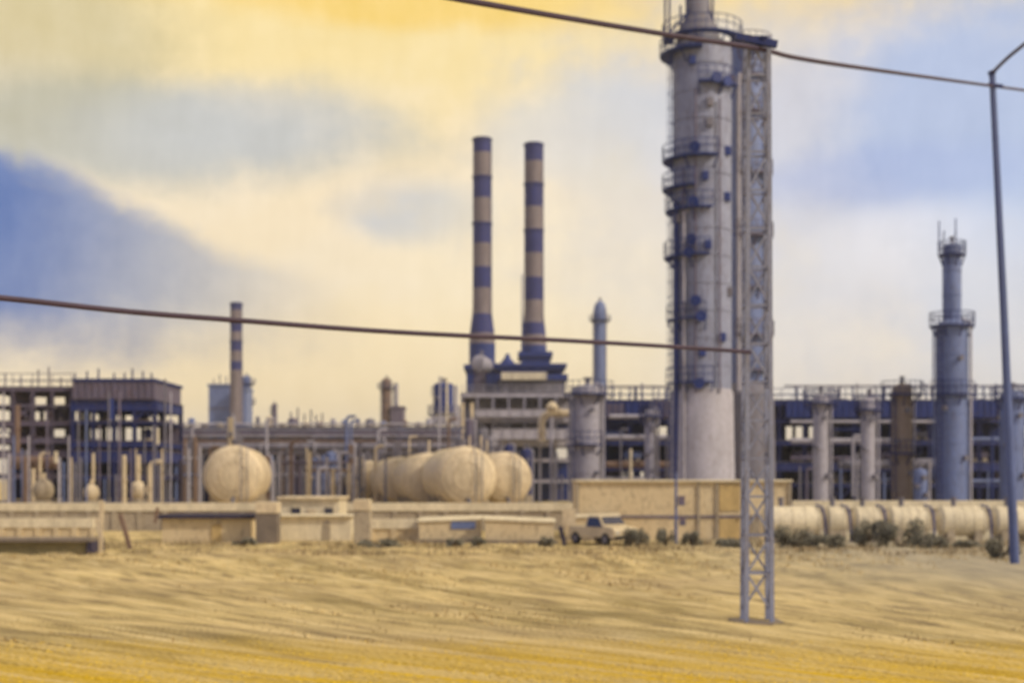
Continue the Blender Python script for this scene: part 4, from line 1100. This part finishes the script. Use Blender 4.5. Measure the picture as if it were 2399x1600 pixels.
# ------------------------------------------------------------------ bushes
random.seed(17)
def bush(label, x, D, w, h, n=420, dens=1.0):
    X = wx(x,D); W_ = px(w,D)/2; H = px(h,D)
    t = thing('bush', label, 'bush', (X, D, 0), 'dark bushes along the field edge')
    st = MB()
    for i in range(7):
        a = random.uniform(0,6.28); st.tube([(X, D, -.05), (X+W_*.4*cos(a), D+.3*sin(a), H*.45), (X+W_*.75*cos(a), D+.6*sin(a), H*random.uniform(.6,.9))], .03, 5, .01)
    part('stem', st, M['stem'], t)
    lf = MB(); cl = [(random.uniform(-.75,.75), random.uniform(-.5,.5), random.uniform(.2,.8), random.uniform(.25,.42)) for _ in range(9)]
    for i in range(n):
        cx_, cy_, cz_, cr = random.choice(cl)
        v = Vector((random.gauss(0,1), random.gauss(0,1), random.gauss(0,1))).normalized()*cr*random.random()**.4
        p = Vector((X+(cx_+v.x)*W_, D+(cy_+v.y)*W_*.7, max(.03, (cz_+v.z)*H)))
        s = random.uniform(.05,.12); a = Vector((random.gauss(0,1), random.gauss(0,1), random.gauss(0,1))).normalized(); b = a.orthogonal().normalized()
        lf.add([p-a*s, p-b*s*.5, p+a*s, p+b*s*.5], [(0,1,2,3)])
    part('leaves', lf, M['leaf'], t)
for lab, x, D, w, h in [
    ('low scruffy bush at the foot of the shuttered store', 1046, 72, 44, 18),
    ('small dark bush in the gap between the two low cream stores', 1100, 72, 36, 22),
    ('small bush left of the leaning bollard', 1252, 72, 40, 22),
    ('grey-green bush right beside the pale pickup', 1462, 72, 66, 40),
    ('round bush left of the dark transformer post', 1528, 72.5, 46, 44),
    ('bush right of the dark transformer post', 1590, 72.5, 60, 34),
    ('low bush below the ochre doors of the cream building', 1680, 71, 90, 26),
    ('broad dark bush at the right corner of the cream building', 1820, 71, 130, 46),
    ('low bush before the short tank with the dark hoop', 1905, 70, 100, 34),
    ('tall dark bush hiding the third small tank', 1985, 72, 90, 60),
    ('biggest dark bush before the fourth small tank', 2066, 71, 130, 62),
    ('low bush under the left end of the bright long tank', 2150, 70, 90, 32),
    ('thin bush under the bright long tank', 2225, 70, 80, 20),
    ('bush at the foot of the leaning pole', 2300, 62, 90, 44),
    ('low bush in front of the left gate pier', 560, 73, 60, 18),
    ('wide low bush in front of the right gate pier', 870, 71, 110, 20)]:
    bush(lab, x, D, w, h, n=int(w*h*.22)+140)
# scrub strip along the edge of the field
g = MB(); random.seed(9)
for i in range(16000):
    y = random.uniform(64, 74.5); x = random.uniform(-29, 29)
    if noise.noise((x*.22, y*.5, 2)) < -.08+.3*random.random(): continue
    h = random.uniform(.12,.34)*(1.4 if y > 71 else .8); an = random.uniform(0,6.28); w = .03
    g.add([(x-w*sin(an), y+w*cos(an), -.03), (x+w*sin(an), y-w*cos(an), -.03), (x+h*.5*cos(an), y+h*.5*sin(an), h)], [(0,1,2)])
sc_ = mesh_obj('scrub', g, leafmat('scrub_blades', (.16,.12,.07), (.44,.34,.19)), smooth=False)
tag(sc_, 'brown weeds growing along the far edge of the field', 'scrub'); sc_['kind'] = 'stuff'

# ------------------------------------------------------------------ pole and cables
D = 58
t = thing('leaning_pole', 'tall dark blue pole leaning slightly at the right edge, carrying the upper cable', 'pole', (wx(2330,D), D, 0))
part('shaft', MB().tube([(wx(2330,D), D, -.1), (wx(2304,D), D, wz(700,D)), (wx(2278,D), D, wz(170,D))], px(21,D)/2, 16, px(14,D)/2), M['pole'], t)
part('insulator', MB().lathe(wx(2277,D), D, [(.07, wz(176,D)), (.16, wz(173,D)), (.09, wz(170,D)), (.18, wz(167,D)), (.05, wz(162,D))], 16), M['navy2'], t)
part('crossarm', MB().beam((wx(2266,D), D-.1, wz(197,D)), (wx(2300,D), D-.1, wz(200,D)), .12), M['navy2'], t)
DM = 34; xm = wx(1738, DM); hm_ = px(58, DM)/2; zt_ = wz(92, DM)
t = thing('lattice_mast', 'pale blue lattice mast standing in the field before the tall tower', 'mast', (xm, DM, 0))
cs = [(-1,-1),(1,-1),(1,1),(-1,1)]
def mp_(k, z):
    w = hm_*(1.0-.22*z/zt_); return Vector((xm+cs[k % 4][0]*w, DM+cs[k % 4][1]*w, z))
for k in range(4): part('leg', MB().beam(mp_(k, -.1), mp_(k, zt_), .10), M['lattice'], t)
nb = 15
for k in range(4):
    m = MB()
    for i in range(nb):
        z0, z1 = .3+(zt_-.3)*i/nb, .3+(zt_-.3)*(i+1)/nb
        a, b = (k, k+1) if i % 2 else (k+1, k)
        m.beam(mp_(a, z0), mp_(b, z1), .05); m.beam(mp_(k, z1), mp_(k+1, z1), .045)
    part('lattice_bracing', m, M['lattice'], t)
part('footing', MB().box(xm-hm_-.3, xm+hm_+.3, DM-hm_-.3, DM+hm_+.3, -.2, .07), M['concd'], t, bevel=.03)
part('crossarm', MB().beam((wx(1682,DM), DM-.5, wz(100,DM)), (wx(1775,DM), DM-.5, wz(118,DM)), .16), M['navy2'], t)
part('insulator', MB().lathe(wx(1742,DM), DM-.5, [(.05, wz(112,DM)), (.12, wz(109,DM)), (.07, wz(106,DM)), (.13, wz(103,DM)), (.04, wz(98,DM))], 16), M['navy2'], t)
def cable(label, pts, r):
    # smooth through points given as (x, y, D)
    P = [Vector((wx(x,d), d, wz(y,d))) for x, y, d in pts]
    out = []
    for i in range(len(P)-1):
        p0 = P[max(0,i-1)]; p1 = P[i]; p2 = P[i+1]; p3 = P[min(len(P)-1,i+2)]
        for k in range(8):
            s = k/8; out.append(.5*((2*p1)+(p2-p0)*s+(2*p0-5*p1+4*p2-p3)*s*s+(3*p1-p0-3*p2+p3)*s**3))
    out.append(P[-1])
    return solo('cable', MB().tube(out, r, 8), M['cable'], label, 'cable', tuple(P[0]))
cable('upper cable sloping across the sky over the lattice mast to the leaning pole', [(880,-36,23),(1060,0,25),(1300,42,28),(1530,80,31),(1738,112,33.5),(1830,134,35.6),(2000,160,41),(2277,198,57.8),(2460,222,70)], .058)
cable('short cable rising to the right from the top of the leaning pole', [(2279,168,58),(2320,128,56),(2420,50,52)], .07)
cable('long lower cable from the left sky to the lattice mast', [(x, y, 1/(1/22+(x/1720)*(1/33.6-1/22))) for x, y in [(-160,668),(60,690),(300,716),(540,735),(900,762),(1300,782),(1560,797),(1722,808)]], .048)

# ------------------------------------------------------------------ haze
HZ = MB().box(-2600, 2600, -320, 4100, -1.2, 95)
hm = bpy.data.materials.new('haze_air'); hm.use_nodes = True
hn, hl = hm.node_tree.nodes, hm.node_tree.links
hn.remove(hn['Principled BSDF'])
pv = hn.new('ShaderNodeVolumePrincipled')
pv.inputs['Color'].default_value = (.93,.93,1,1); pv.inputs['Density'].default_value = .0003; pv.inputs['Anisotropy'].default_value = .2
hl.new(pv.outputs[0], hn['Material Output'].inputs['Volume'])
hz = mesh_obj('haze', HZ, hm, smooth=False); hz['kind'] = 'stuff'; hz['label'] = 'pale haze in the air over the whole plant'; hz['category'] = 'haze'
